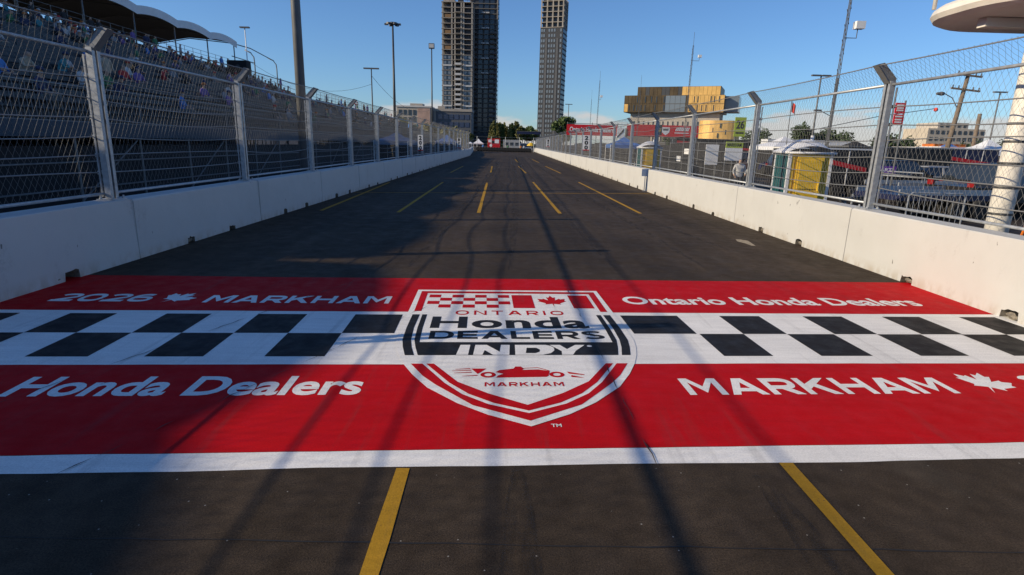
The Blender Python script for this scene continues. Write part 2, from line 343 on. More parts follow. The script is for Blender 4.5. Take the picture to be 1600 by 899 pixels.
# ---- shield emblem
shield = link('shield_emblem', None, road, (0, 0, 0))
SU = .147
def lerp(tab, v):
    if v >= tab[0][0]: return tab[0][1] if v <= tab[0][0] + 1e-6 else 0
    for (a, wa), (b, wb) in zip(tab, tab[1:]):
        if b <= v <= a: return wa + (wb - wa) * (a - v) / (a - b)
    return 0
W0 = [(8.17, 1.305), (7.1, 1.31), (6.4, 1.32), (5.98, 1.31), (5.75, 1.275), (5.52, 1.22), (5.29, 1.142), (5.02, 1.023), (4.72, .857), (4.4, .578), (4.19, .329), (3.99, 0)]
W1 = [(8.085, 1.245), (7.1, 1.24), (6.4, 1.25), (5.98, 1.24), (5.75, 1.205), (5.52, 1.156), (5.29, 1.07), (4.98, .922), (4.79, .796), (4.36, .452), (4.08, 0)]
W2 = [(7.975, 1.152), (7.1, 1.15), (6.4, 1.165), (5.98, 1.147), (5.75, 1.114), (5.52, 1.064), (5.29, .96), (4.82, .715), (4.58, .55), (4.38, .327), (4.21, 0)]
W3 = [(7.9, 1.118), (6.4, 1.125), (5.98, 1.112), (5.75, 1.075), (5.52, 1.027), (5.29, .924), (4.82, .67), (4.58, .49), (4.40, .28), (4.255, 0)]
W4 = [(7.8, 1.06), (6.4, 1.065), (5.91, 1.05), (5.52, .95), (5.29, .851), (4.84, .597), (4.59, .326), (4.36, 0)]
def strip(name, wo, wi, va, vb, m, z, n=40):
    """the band of the shield between two outlines, from va up to vb"""
    vs = sorted(set([va + (vb - va) * i / n for i in range(n + 1)] + [q[0] for t in (wo, wi or []) for q in t if va < q[0] < vb])); mb = MB()
    for s in (-1, 1):
        P = []
        for v in vs: P += [PT(SU + s * lerp(wo, v), v, z), PT(SU + s * (lerp(wi, v) if wi else 0), v, z)]
        mb.add(P, [(2 * i, 2 * i + 1, 2 * i + 3, 2 * i + 2) for i in range(len(vs) - 1)])
    return mb.build(name, m, shield)
strip('backing', W0, None, 3.99, 8.17, P_WHITE, .012)
ring_top = MB()
strip('outer_ring', W1, W2, 7.075, 8.085, P_RED, .016); strip('outer_ring', W1, W2, 5.51, 6.93, P_BLACK, .016); strip('outer_ring', W1, W2, 4.08, 5.28, P_RED, .016)
strip('inner_ring', W3, W4, 5.905, 6.93, P_BLACK, .016); strip('inner_ring', W3, None, 5.51, 5.902, P_BLACK, .016, 12); strip('inner_ring', W3, W4, 4.255, 5.28, P_RED, .016)
def sp(name, pts, m, z=.016): return patch(name, [(SU + u, v) for u, v in pts], m, z, shield)
for r_ in range(4):
    for c_ in range(7):
        if (r_ + c_) % 2 == 0:
            u0 = -1.112 + .158 * c_; v1 = 7.895 - .168 * r_; sp('checker_square', [(u0, v1 - .15), (u0 + .158, v1 - .15), (u0 + .158, v1), (u0, v1)], P_RED)
sp('flag_bar', [(.03, 7.235), (.315, 7.235), (.315, 7.895), (.03, 7.895)], P_RED); sp('flag_bar', [(.83, 7.235), (1.105, 7.235), (1.105, 7.895), (.83, 7.895)], P_RED)
leafpatch(SU + .575, 7.58, .215, .29, P_RED, .016, shield)
def stext(body, u0, u1, v0, v1, m, bold, space=1.): return roadtext(body, SU + u0, SU + u1, v0, v1, m, .016, bold, shield, space)
capstext('ONTARIO', SU - .715, SU + .655, 6.92, 7.11, P_RED, .016, shield, .55, .22, .2)
stext('Honda', -.985, .89, 6.385, 6.84, P_BLACK, .030, 1.06)
capstext('DEALERS', SU - .965, SU + 1.0, 6.01, 6.285, P_BLACK, .016, shield, .2, .3, .22)
for pts, m_, z_ in (([(-.642, 5.512), (-.521, 5.512), (-.504, 5.81), (-.607, 5.81)], P_WHITE, .020), ([(-.47, 5.512), (-.102, 5.512), (-.085, 5.81), (-.45, 5.81)], P_WHITE, .020),
                    ([(-.331, 5.81), (-.199, 5.60), (-.180, 5.81)], P_BLACK, .024), ([(-.375, 5.512), (-.27, 5.512), (-.352, 5.645)], P_BLACK, .024),
                    ([(-.04, 5.512), (.24, 5.512), (.33, 5.56), (.375, 5.64), (.38, 5.72), (.35, 5.78), (.30, 5.81), (-.03, 5.81)], P_WHITE, .020), ([(.07, 5.56), (.17, 5.56), (.215, 5.60), (.225, 5.66), (.19, 5.715), (.09, 5.715)], P_BLACK, .024),
                    ([(.44, 5.512), (.554, 5.512), (.60, 5.63), (.723, 5.81), (.62, 5.81), (.515, 5.68), (.455, 5.81), (.345, 5.81), (.45, 5.62)], P_WHITE, .020)):
    sp('lettering', pts, m_, z_)
sp('lettering', [(.77 + .028 * math.cos(t * .524), 5.775 + .028 * math.sin(t * .524)) for t in range(12)], P_WHITE, .020)
# red racing car drawn in the point of the shield
car_icon = MB()
def cadd(pts, z=.016): car_icon.add([PT(SU + u, v, z) for u, v in pts], [tuple(range(len(pts)))])
cadd([(-.25, 4.93), (.22, 4.945), (.245, 4.975), (.245, 5.0), (.265, 5.085), (.157, 5.125), (.004, 5.115), (.02, 5.145), (-.004, 5.20), (-.058, 5.20), (-.076, 5.15), (-.216, 5.11), (-.25, 5.06), (-.18, 5.02), (-.23, 4.98)])
cadd([(-.481, 5.15), (-.419, 5.02), (-.39, 5.06), (-.337, 5.15)]); cadd([(.004, 5.158), (.157, 5.178), (.268, 5.095), (.25, 5.09), (.155, 5.165), (.01, 5.148)])
cadd([(.425, 5.07), (.44, 5.02), (.58, 4.985), (.584, 5.0)]); cadd([(.457, 4.985), (.576, 4.915), (.45, 4.94)])
for k, (a, b, v) in enumerate([(-.63, -.49, 5.15), (-.66, -.48, 5.11), (-.64, -.475, 5.06), (-.56, -.42, 4.985)]): cadd([(a, v - .02), (b, v - .008), (b, v + .010), (a, v - .012)])
for cu_ in (-.322, .322):
    n = 20; o = [(SU + cu_ + .072 * math.cos(6.2832 * k / n), 5.0 + .068 * math.sin(6.2832 * k / n)) for k in range(n)]; i_ = [(SU + cu_ + .036 * math.cos(6.2832 * k / n), 5.0 + .034 * math.sin(6.2832 * k / n)) for k in range(n)]
    car_icon.add([PT(*q, .016) for q in o + i_], [(k, (k + 1) % n, n + (k + 1) % n, n + k) for k in range(n)])
car_icon.build('car_drawing', P_RED, shield)
capstext('MARKHAM', SU - .355, SU + .357, 4.735, 4.825, P_RED, .016, shield, .35, .25, .22)
roadtext('TM', SU + .155, SU + .235, 3.98, 4.03, P_WHITE, .008, .02)

# yellow parking-bay lines left over from the lot
for (xa, ya, xb, yb, w) in [(-3.31, 17.3, -3.51, 30.95, .11), (-.91, 17.67, -1.19, 31.4, .11), (1.62, 18.05, 1.35, 32.9, .11), (4.28, 18.62, 4.04, 33.9, .11), (-5.6, 17.25, -6.1, 29.8, .11),
                           (-1.34, 42.4, -1.6, 54.1, .11), (1.22, 42.8, .84, 55.7, .11), (3.87, 44.1, 3.5, 57.5, .11), (-4.11, 40.9, -4.15, 52.4, .11), (1.0, 66, .70, 80, .11), (3.4, 68, 3.1, 82, .11),
                           (-.655, 3.39, -.615, -5, .095), (1.965, 3.56, 2.09, -5, .095)]:
    mb = MB(); n = 12; L_ = []
    for i in range(n + 1):
        t = i / n; x = xa + (xb - xa) * t; y = ya + (yb - ya) * t; j = random.uniform(-.006, .006); L_ += [(x - w / 2 + j, y, .004), (x + w / 2 + random.uniform(-.006, .006), y, .004)]
    mb.add(L_, [(2 * i, 2 * i + 1, 2 * i + 3, 2 * i + 2) for i in range(n)]); mb.build('bay_line', P_YEL, road)
mb = MB(); mb.add([(-6.3, 23.55, .002), (6.6, 26.80, .002), (6.6, 26.90, .002), (-6.3, 23.65, .002)], [(0, 1, 2, 3)]); mb.build('bay_line', P_YEL, road)
# paving seams: thin open joints across the lane
M_SEAM = mat('seam_tar', (.012, .011, .011), .7)
for (ya, yb, w) in [(2.62, 2.72, .012), (12.6, 13.3, .010), (36.0, 38.2, .05)]:
    mb = MB(); n = 60; P = []
    for i in range(n + 1):
        x = -6.3 + 12.9 * i / n; y = ya + (yb - ya) * i / n + random.uniform(-.008, .008); ww = w * random.uniform(.3, 1.1); P += [(x, y - ww / 2, .0025), (x, y + ww / 2, .0025)]
    mb.add(P, [(2 * i, 2 * i + 1, 2 * i + 3, 2 * i + 2) for i in range(n)]); mb.build('paving_seam', M_SEAM, road)
for (ua, va, ub, vb) in [(-3.1, 3.0, -.9, 7.4), (.95, 3.2, 1.05, 9.2), (-4.6, 3.2, -2.2, 8.6)]:      # hairline cracks through the paint
    mb = MB(); n = 50; P = []
    for i in range(n + 1):
        t = i / n; u = ua + (ub - ua) * t + random.uniform(-.012, .012); v = va + (vb - va) * t; ww = random.choice([0, 0, .002, .004, .006]); P += [PT(u - ww, v, .021), PT(u + ww, v, .021)]
    mb.add(P, [(2 * i, 2 * i + 1, 2 * i + 3, 2 * i + 2) for i in range(n)]); mb.build('crack', M_SEAM, road)
mb = MB(); mb.add([(5.55 + .16 * math.cos(t * .7) * random.uniform(.5, 1.2), 13.2 + .5 * math.sin(t * .7) * random.uniform(.6, 1.1), .004) for t in range(9)], [tuple(range(9))]); mb.build('scuff', mat('scuff_tan', (.30, .25, .18), .9, var=.3, vscale=20), road)

def rubber():
    m = bpy.data.materials.new('tyre_rubber'); m.use_nodes = True; nt = m.node_tree; N = nt.nodes; L = nt.links; p = N['Principled BSDF']; p.inputs['Base Color'].default_value = (.012, .011, .011, 1); p.inputs['Roughness'].default_value = .75
    g_ = N.new('ShaderNodeNewGeometry'); n = N.new('ShaderNodeTexNoise'); n.inputs['Scale'].default_value = 5; n.inputs['Detail'].default_value = 6; q = N.new('ShaderNodeMapping'); q.inputs['Scale'].default_value = (3, .5, 1); L.new(g_.outputs['Position'], q.inputs[0]); L.new(q.outputs[0], n.inputs[0])
    r_ = N.new('ShaderNodeMapRange'); L.new(n.outputs['Fac'], r_.inputs[0]); r_.inputs[1].default_value = .42; r_.inputs[2].default_value = .75; r_.inputs[3].default_value = 0; r_.inputs[4].default_value = .55; L.new(r_.outputs[0], p.inputs['Alpha']); return m
M_RUB = rubber(); rt = random.Random(3)
for (x0, y0, x1, y1, bow, w) in [(-1.7, 9.6, -1.2, 70, .25, .26), (.05, 9.6, .25, 70, .25, .26), (1.9, 10, 1.2, 90, -.3, .25), (3.6, 10, 2.8, 90, -.3, .25), (-2.9, 19, -.6, 33, 1.1, .2), (-2.2, 20, .2, 30, -1.0, .2), (2.6, 22, 1.2, 27, .7, .2), (4.8, 12.0, 3.9, 30, -.5, .2), (-.2, -3, .1, 3.4, .1, .24), (1.5, -3, 1.7, 3.4, .1, .24)]:
    mb = MB(); n = 30; P = []
    for i in range(n + 1):
        t = i / n; x = x0 + (x1 - x0) * t + bow * 4 * t * (1 - t); y = y0 + (y1 - y0) * t; ww = w * (1 - abs(2 * t - 1) ** 6 * .7); P += [(x - ww / 2, y, .0032), (x + ww / 2, y, .0032)]
    mb.add(P, [(2 * i, 2 * i + 1, 2 * i + 3, 2 * i + 2) for i in range(n)]); mb.build('tyre_mark', M_RUB, road)

# ------------------------------------------------------------------ concrete barrier blocks
def barrier_material():
    m = bpy.data.materials.new('barrier_paint'); m.use_nodes = True; nt = m.node_tree; N = nt.nodes; L = nt.links; p = N['Principled BSDF']
    geo = N.new('ShaderNodeNewGeometry'); pos = geo.outputs['Position']
    def noise(scale, det=5, st=None, rgh=.6):
        v = pos
        if st:
            q = N.new('ShaderNodeMapping'); q.inputs['Scale'].default_value = st; L.new(pos, q.inputs[0]); v = q.outputs[0]
        n = N.new('ShaderNodeTexNoise'); n.inputs['Scale'].default_value = scale; n.inputs['Detail'].default_value = det; n.inputs['Roughness'].default_value = rgh; L.new(v, n.inputs[0]); return n.outputs['Fac']
    def rng(x, a, b, c, d):
        n = N.new('ShaderNodeMapRange'); L.new(x, n.inputs[0])
        for i, q in enumerate((a, b, c, d)): n.inputs[i + 1].default_value = q
        return n.outputs[0]
    def mix(f, a, b):
        n = N.new('ShaderNodeMix'); n.data_type = 'RGBA'; L.new(f, n.inputs['Factor'])
        if isinstance(a, tuple): n.inputs['A'].default_value = a
        else: L.new(a, n.inputs['A'])
        n.inputs['B'].default_value = b; return n.outputs['Result']
    def mul(a, b):
        n = N.new('ShaderNodeMath'); n.operation = 'MULTIPLY'; L.new(a, n.inputs[0]); L.new(b, n.inputs[1]); return n.outputs[0]
    c = mix(rng(noise(.9, 5), .4, .7, 0, .5), (.505, .505, .495, 1), (.44, .44, .43, 1))
    sp_ = N.new('ShaderNodeSeparateXYZ'); L.new(pos, sp_.inputs[0])
    lowz = rng(sp_.outputs['Z'], .0, .20, .75, .0)                                           # splashed grime along the foot
    c = mix(mul(lowz, rng(noise(5, 6, (1, 1.2, .6)), .42, .62, 0, 1)), c, (.36, .31, .25, 1))
    c = mix(mul(rng(noise(4, 6, (.5, .5, .25)), .60, .70, 0, .45), rng(noise(30, 4), .4, .6, 0, 1)), c, (.33, .31, .30, 1))   # rubbed scuffs
    c = mix(rng(noise(11, 3, (1, 1, .45), .5), .735, .755, 0, .8), c, (.07, .065, .06, 1))    # small chips
    L.new(c, p.inputs['Base Color']); p.inputs['Roughness'].default_value = .62; p.inputs['Specular IOR Level'].default_value = .3
    b = N.new('ShaderNodeBump'); b.inputs['Strength'].default_value = .25; b.inputs['Distance'].default_value = .006; L.new(noise(28, 5), b.inputs['Height'])
    b2 = N.new('ShaderNodeBump'); b2.inputs['Strength'].default_value = .35; b2.inputs['Distance'].default_value = .03; L.new(noise(1.6, 3), b2.inputs['Height']); L.new(b.outputs[0], b2.inputs['Normal'])
    L.new(b2.outputs[0], p.inputs['Normal']); return m
M_BAR = barrier_material(); M_RAWC = mat('raw_concrete', (.20, .175, .14), .95, var=.35, vscale=25, bump=.8, bscale=45)
def barrier_mesh(Lb, n1, n2, H, t, seed, side):
    """block with two lifting pockets broken into its foot; local y runs along the wall, face at x=0, body towards side"""
    rr = random.Random(seed); out = [(.012, 0)]
    for c in (n1, n2):
        w = rr.uniform(.11, .15); h = rr.uniform(.10, .15); top = [(c - w + (2 * w) * k / 5 + rr.uniform(-.012, .012), h * (1 - .35 * abs(k / 5 - .45)) + rr.uniform(-.018, .018)) for k in range(6)]
        out += [(c - w - .01, 0)] + top + [(c + w + .01, 0)]
    out += [(Lb - .012, 0), (Lb - .012, H - .03), (Lb - .035, H), (.035, H), (.012, H - .03)]
    mb = MB(); n = len(out); x1 = side * t; ch = side * .025
    # front face set back at its rim for a small chamfer along the top
    A = [(0 if z < H - .02 else ch * (z - H + .03) / .03, y, z - (.0)) for y, z in out]; B = [(x1, y, z) for y, z in out]
    mb.add(A + B, [tuple(range(n - 1, -1, -1)) if side > 0 else tuple(range(n)), tuple(range(n, 2 * n)) if side > 0 else tuple(range(2 * n - 1, n - 1, -1))])
    for i in range(n):
        j = (i + 1) % n; q = (i, j, n + j, n + i); m = 1 if (out[i][1] > 0 and out[i][1] < .3 and out[j][1] < .3) or (out[j][1] > 0 and out[j][1] < .3 and out[i][1] < .3) else 0
        mb.add([(A + B)[k] for k in q], [(0, 1, 2, 3)], m)
    me = mb.mesh('concrete_barrier', [M_BAR, M_RAWC]); return me
def chunk(parent, y, side, seed):
    rr = random.Random(seed); mb = MB(); vs = []
    for i in range(10):
        t = i * .628; r_ = rr.uniform(.6, 1.1); vs.append((side * .04, y + .1 * r_ * math.cos(t), max(.002, .05 + .05 * r_ * math.sin(t))))
    mb.add(vs + [(-side * .015, y + rr.uniform(-.03, .03), .06)], [(i, (i + 1) % 10, 10) for i in range(10)]); mb.build('broken_edge', M_RAWC, parent)
LEFTX, RIGHTX, HL, HR = -6.35, 6.67, 1.02, 1.05
meL = [barrier_mesh(5.0, 1.66, 3.42, HL, .42, s, -1) for s in (1, 2, 3)]; meR = [barrier_mesh(5.73, 1.82, 3.86, HR, .42, s, 1) for s in (4, 5, 6)]
for k in range(19):
    o = link('concrete_barrier', meL[k % 3], None, (LEFTX + random.uniform(-.006, .006), -.21 + 5 * k, 0), random.uniform(-.0012, .0012))
    tag(o, f'{nth(k + 1)} white concrete barrier block from the camera along the shaded left wall', 'barrier', 'left wall barrier blocks')
    if k in (1, 2): chunk(o, 1.66 if k == 2 else 3.15, -1, k)
ang = math.atan2(2.7, 52)
for k in range(10):
    o = link('concrete_barrier', meL[k % 3], None, (LEFTX - .02 - 5 * k * math.sin(ang), 94.8 + 5 * k * math.cos(ang), 0), ang)
    tag(o, f'{nth(k + 1)} block of the far left wall stretch bending away towards the tyre wall', 'barrier', 'far left wall barrier blocks')
for k in range(29):
    o = link('concrete_barrier', meR[k % 3], None, (RIGHTX + random.uniform(-.006, .006), -.27 + 5.73 * k, 0), random.uniform(-.0012, .0012))
    tag(o, f'{nth(k + 1)} white concrete barrier block from the camera along the sunlit right wall', 'barrier', 'right wall barrier blocks')
    if k in (1, 2): chunk(o, 3.86, 1, k + 9); chunk(o, 1.82, 1, k + 19)

# ------------------------------------------------------------------ debris fences on the walls
def lattice(Wd, Hd, a, b, r, fn, seed, n=3):
    """crossing wires of a woven mesh over a rectangle, mapped by fn(y, z)"""
    rr = random.Random(seed); k = b / a; mb = MB()
    for s in (1, -1):
        c = -Hd / k if s > 0 else 0.
        while c < Wd + (0 if s > 0 else Hd / k):
            y0, z0, y1, z1 = c, 0., c + s * Hd / k, Hd
            t0, t1 = 0., 1.
            d = y1 - y0
            for lo in (0., Wd):
                t = (lo - y0) / d
                if (d > 0) == (lo == 0.): t0 = max(t0, t)
                else: t1 = min(t1, t)
            if t1 - t0 > .02:
                m = max(2, int((t1 - t0) * 5)); P = []
                for i in range(m + 1):
                    t = t0 + (t1 - t0) * i / m; P.append(fn(y0 + d * t + rr.uniform(-.010, .010), z0 + Hd * t, rr.uniform(-.006, .006)))
                mb.tube(P, r, n, cap=False)
            c += a
    return mb
def debris_fence(label, px, y0, sp_, n, base, side, skip_overhang=0):
    """side = +1 when the track lies towards +x"""
    f = thing('debris_fence', label, 'fence', (px, y0, 0))
    s = side; ZR, ZT, OV = 3.32, 3.55, .27
    pm = MB()                                                     # twin C-channel post with a slot between
    for dy in (-.058, .058):
        pm.box(-.05, .05, dy - .006 + (.03 if dy > 0 else -.03), dy + .006 + (.03 if dy > 0 else -.03), base, ZR + .06)
        pm.box(-.05, -.043, min(dy * .45, dy * 1.45), max(dy * .45, dy * 1.45), base, ZR + .06); pm.box(.043, .05, min(dy * .45, dy * 1.45), max(dy * .45, dy * 1.45), base, ZR + .06)
    post_me = pm.mesh('post', M_GALV)
    bm_ = MB()
    for dy in (-.07, .07):                                         # arm leaning in over the track
        bm_.add([(-s * .05, dy, ZR - .05), (s * .06, dy, ZR + .02), (s * (OV + .06), dy, ZT + .10), (s * (OV - .06), dy, ZT + .14), (-s * .06, dy, ZR + .10)], [(0, 1, 2, 3, 4)])
    bm_.add([(s * .06, -.085, ZR + .02), (s * .06, .085, ZR + .02), (s * (OV + .06), .085, ZT + .10), (s * (OV + .06), -.085, ZT + .10)], [(0, 1, 2, 3)])
    bm_.add([(-s * .06, -.085, ZR + .10), (-s * .06, .085, ZR + .10), (s * (OV - .06), .085, ZT + .14), (s * (OV - .06), -.085, ZT + .14)], [(0, 1, 2, 3)])
    br_me = bm_.mesh('bracket', M_GALVD)
    bp = MB(); bp.box(-.15, .15, -.17, .17, base, base + .018)
    for dx in (-.1, .1):
        for dy in (-.13, .13): bp.tube([(dx, dy, base), (dx, dy, base + .07)], .014, 6); bp.tube([(dx, dy, base + .018), (dx, dy, base + .04)], .025, 6)
    base_me = bp.mesh('base_plate', M_GALV)
    cl = MB()                                                     # cable clips up the back of the post
    for z in CABZ: cl.box(-s * .105 - .02, -s * .105 + .02, -.09, .09, z - .03, z + .03)
    cl.box(-s * .09 - .012, -s * .09 + .012, .075, .10, base + .05, ZR - .05); cl.box(-s * .09 - .012, -s * .09 + .012, -.10, -.075, base + .05, ZR - .05)
    for i in range(20): cl.box(-s * .10 - .022, -s * .10 + .022, .07, .105, base + .1 + i * .108, base + .125 + i * .108)
    clip_me = cl.mesh('cable_clip', M_GALV)
    rail = MB().tube([(0, 0, 0), (0, sp_ - .16, 0)], .026, 8).mesh('rail', M_GALV, True); rail2 = MB().tube([(0, 0, 0), (0, sp_ - .16, 0)], .024, 8).mesh('rail', M_GALV, True)
    zb = base + .10
    panels = [lattice(sp_ - .1, ZR - zb, .115, .185, .0018, lambda y, z, j: (-s * .115 + j, y + .05, zb + z), 11 + q).mesh('mesh_panel', M_WIRE) for q in range(2)]
    Lo = math.hypot(OV, ZT - ZR)
    over = lattice(sp_ - .1, Lo, .105, .165, .0017, lambda y, z, j: (s * (OV * z / Lo) - s * .02, y + .05, ZR + .03 + (ZT + .07 - ZR) * z / Lo + j), 31).mesh('overhang_mesh', M_WIRE)
    for i in range(n + 1):
        p = link('post', post_me, f, (random.uniform(-.01, .01), i * sp_, 0)); p.rotation_euler[0] = random.uniform(-.004, .004); p.rotation_euler[1] = random.uniform(-.005, .005)
        link('bracket', br_me, p); link('base_plate', base_me, p); link('cable_clip', clip_me, p)
        if i == n: break
        link('top_rail', rail, f, (-s * .02, i * sp_ + .08, ZR)); link('bottom_rail', rail2, f, (-s * .06, i * sp_ + .08, zb))
        stuff(link('mesh_panel', panels[i % 2], f, (0, i * sp_, 0))); stuff(link('overhang_mesh', over, f, (0, i * sp_, 0)))
    for ci, z in enumerate(CABZ + [None]):
        rr = random.Random(90 + ci + (7 if side > 0 else 0)); pts = []
        for i in range(n):
            sag = rr.choice([.02, .045, .07, .09, .055]) * (1 if rr.random() < .85 else -.6)
            for q in range(8):
                t = q / 8; w = 4 * t * (1 - t)
                if z is None: pts.append((s * OV - s * .02 + s * .02 * w, (i + t) * sp_, ZT + .10 - .03 * w))
                else: pts.append((-s * .09 + random.uniform(-.003, .003), (i + t) * sp_, z - sag * w))
        pts.append((-s * .09 if z else s * OV, n * sp_, z or ZT + .1))
        MB().tube(pts, .010 if z else .011, 5).build('cable', M_CABLE, f, smooth=True)
    return f
CABZ = [1.46, 1.74, 2.03, 2.33, 2.62, 2.94]
fenceL = debris_fence('tall galvanised debris fence with mesh and cables on the shaded left wall', -6.60, -.35, 5.0, 19, HL, 1)
fenceR = debris_fence('tall galvanised debris fence with mesh and cables on the sunlit right wall', 6.95, -.31, 5.73, 28, HR, -1)

# ------------------------------------------------------------------ people
SKIN = mat('skin', (.42, .26, .18), .6); HAIR = mat('hair', (.03, .022, .016), .8); TROUS = [mat('trousers_dark', (.03, .035, .05), .8), mat('trousers_tan', (.22, .18, .13), .8)]
SHIRT = {k: mat('shirt_' + k, c, .8, var=.12, vscale=9) for k, c in dict(white=(.45, .45, .45), beige=(.36, .31, .24), blue=(.06, .20, .50), navy=(.02, .03, .08), red=(.42, .03, .03), grey=(.22, .23, .25), black=(.02, .02, .022), green=(.05, .16, .08), purple=(.16, .10, .30), orange=(.5, .16, .04), teal=(.05, .22, .25), pink=(.62, .14, .22)).items()}
def person_mesh(joints, edges, zneck, zwaist, hipx=9, hand=()):
    me = bpy.data.meshes.new('person'); me.from_pydata([j[:3] for j in joints], edges, []); o = bpy.data.objects.new('person', me); COL.objects.link(o)
    md = o.modifiers.new('skin', 'SKIN'); md.use_smooth_shade = True
    for i, j in enumerate(joints): me.skin_vertices[0].data[i].radius = (j[3], j[4] if len(j) > 4 else j[3])
    me.skin_vertices[0].data[0].use_root = True
    sd = o.modifiers.new('sub', 'SUBSURF'); sd.levels = 1; sd.render_levels = 1
    bpy.context.view_layer.update(); out = bpy.data.meshes.new_from_object(o.evaluated_get(bpy.context.evaluated_depsgraph_get())); out.name = 'person'
    bpy.data.objects.remove(o); bpy.data.meshes.remove(me); out.materials.clear()
    for m in (SHIRT['grey'], SKIN, HAIR, TROUS[0]): out.materials.append(m)
    hx = sum(v.co.x for v in out.vertices if v.co.z > zneck + .08) / max(1, sum(1 for v in out.vertices if v.co.z > zneck + .08))
    for p in out.polygons:
        c = p.center; k = 0
        if c.z > zneck: k = 2 if (c.z > zneck + .17 or c.x < hx - .03 and c.z > zneck + .07) else 1
        elif c.z < zwaist or c.x > hipx and c.z < zwaist + .12: k = 3
        for h in hand:
            if (c - Vector(h)).length < .13: k = 1
        p.material_index = k; p.use_smooth = True
    return out
def body(pel, chest, neck, head, legs, arms):
    J = [(*pel, .15, .12), ((pel[0] + chest[0]) / 2, 0, (pel[2] + chest[2]) / 2, .15, .11), (*chest, .17, .12), (*neck, .055), (*head, .085, .10), (head[0] + .01, 0, head[2] + .10, .07, .085)]
    E_ = [(0, 1), (1, 2), (2, 3), (3, 4), (4, 5)]
    for s in (-1, 1):
        n = len(J); hip, knee, ank, toe = legs; J += [(hip[0], s * hip[1], hip[2], .095), (knee[0], s * knee[1], knee[2], .068), (ank[0], s * ank[1], ank[2], .045), (toe[0], s * toe[1], toe[2], .04)]; E_ += [(0, n), (n, n + 1), (n + 1, n + 2), (n + 2, n + 3)]
        n = len(J); sh, el, ha = arms; J += [(sh[0], s * sh[1], sh[2], .065), (el[0], s * el[1], el[2], .045), (ha[0], s * ha[1], ha[2], .035)]; E_ += [(2, n), (n, n + 1), (n + 1, n + 2)]
    return J, E_
P_SIT = person_mesh(*body((0, 0, .10), (.03, 0, .47), (.04, 0, .60), (.06, 0, .70), [(.06, .10, .09), (.44, .13, .12), (.42, .13, -.30), (.54, .14, -.36)], [(.02, .19, .50), (.10, .25, .26), (.34, .14, .20)]), .60, .07, .16, [(.34, .14, .20), (.34, -.14, .20)])
P_LEAN = person_mesh(*body((0, 0, .10), (.16, 0, .44), (.22, 0, .55), (.27, 0, .64), [(.06, .10, .09), (.44, .15, .12), (.40, .15, -.30), (.52, .16, -.36)], [(.15, .19, .46), (.28, .24, .25), (.48, .06, .28)]), .56, .07, .3, [(.48, .06, .28), (.48, -.06, .28)])
P_STAND = person_mesh(*body((0, 0, .95), (.01, 0, 1.33), (.02, 0, 1.47), (.04, 0, 1.57), [(0, .10, .90), (.02, .11, .50), (0, .12, .09), (.13, .14, .04)], [(.01, .20, 1.38), (.02, .27, 1.12), (.14, .24, .92)]), 1.475, .93, 9, [(.14, .24, .90), (.14, -.24, .90)])
def person(me, loc, rz, label, shirt='grey', trous=0, group=None, cap=None):
    o = link('person', me, None, loc, rz); sl = o.material_slots[0]; sl.link = 'OBJECT'; sl.material = SHIRT[shirt]
    if trous: o.material_slots[3].link = 'OBJECT'; o.material_slots[3].material = TROUS[1]
    if cap:
        h = {P_SIT.name: (.07, .80), P_LEAN.name: (.28, .74), P_STAND.name: (.05, 1.67)}[me.name]; mb = MB(); mb.lathe([(.108, -.02), (.108, .02), (.095, .06), (.06, .09), (.01, .10)], 10, (h[0], 0, h[1]))
        mb.add([(h[0] + .06, -.08, h[1] - .015), (h[0] + .20, -.06, h[1] - .03), (h[0] + .20, .06, h[1] - .03), (h[0] + .06, .08, h[1] - .015)], [(0, 1, 2, 3)]); mb.build('cap', SHIRT[cap], o, smooth=True)
    return tag(o, label, 'person', group)

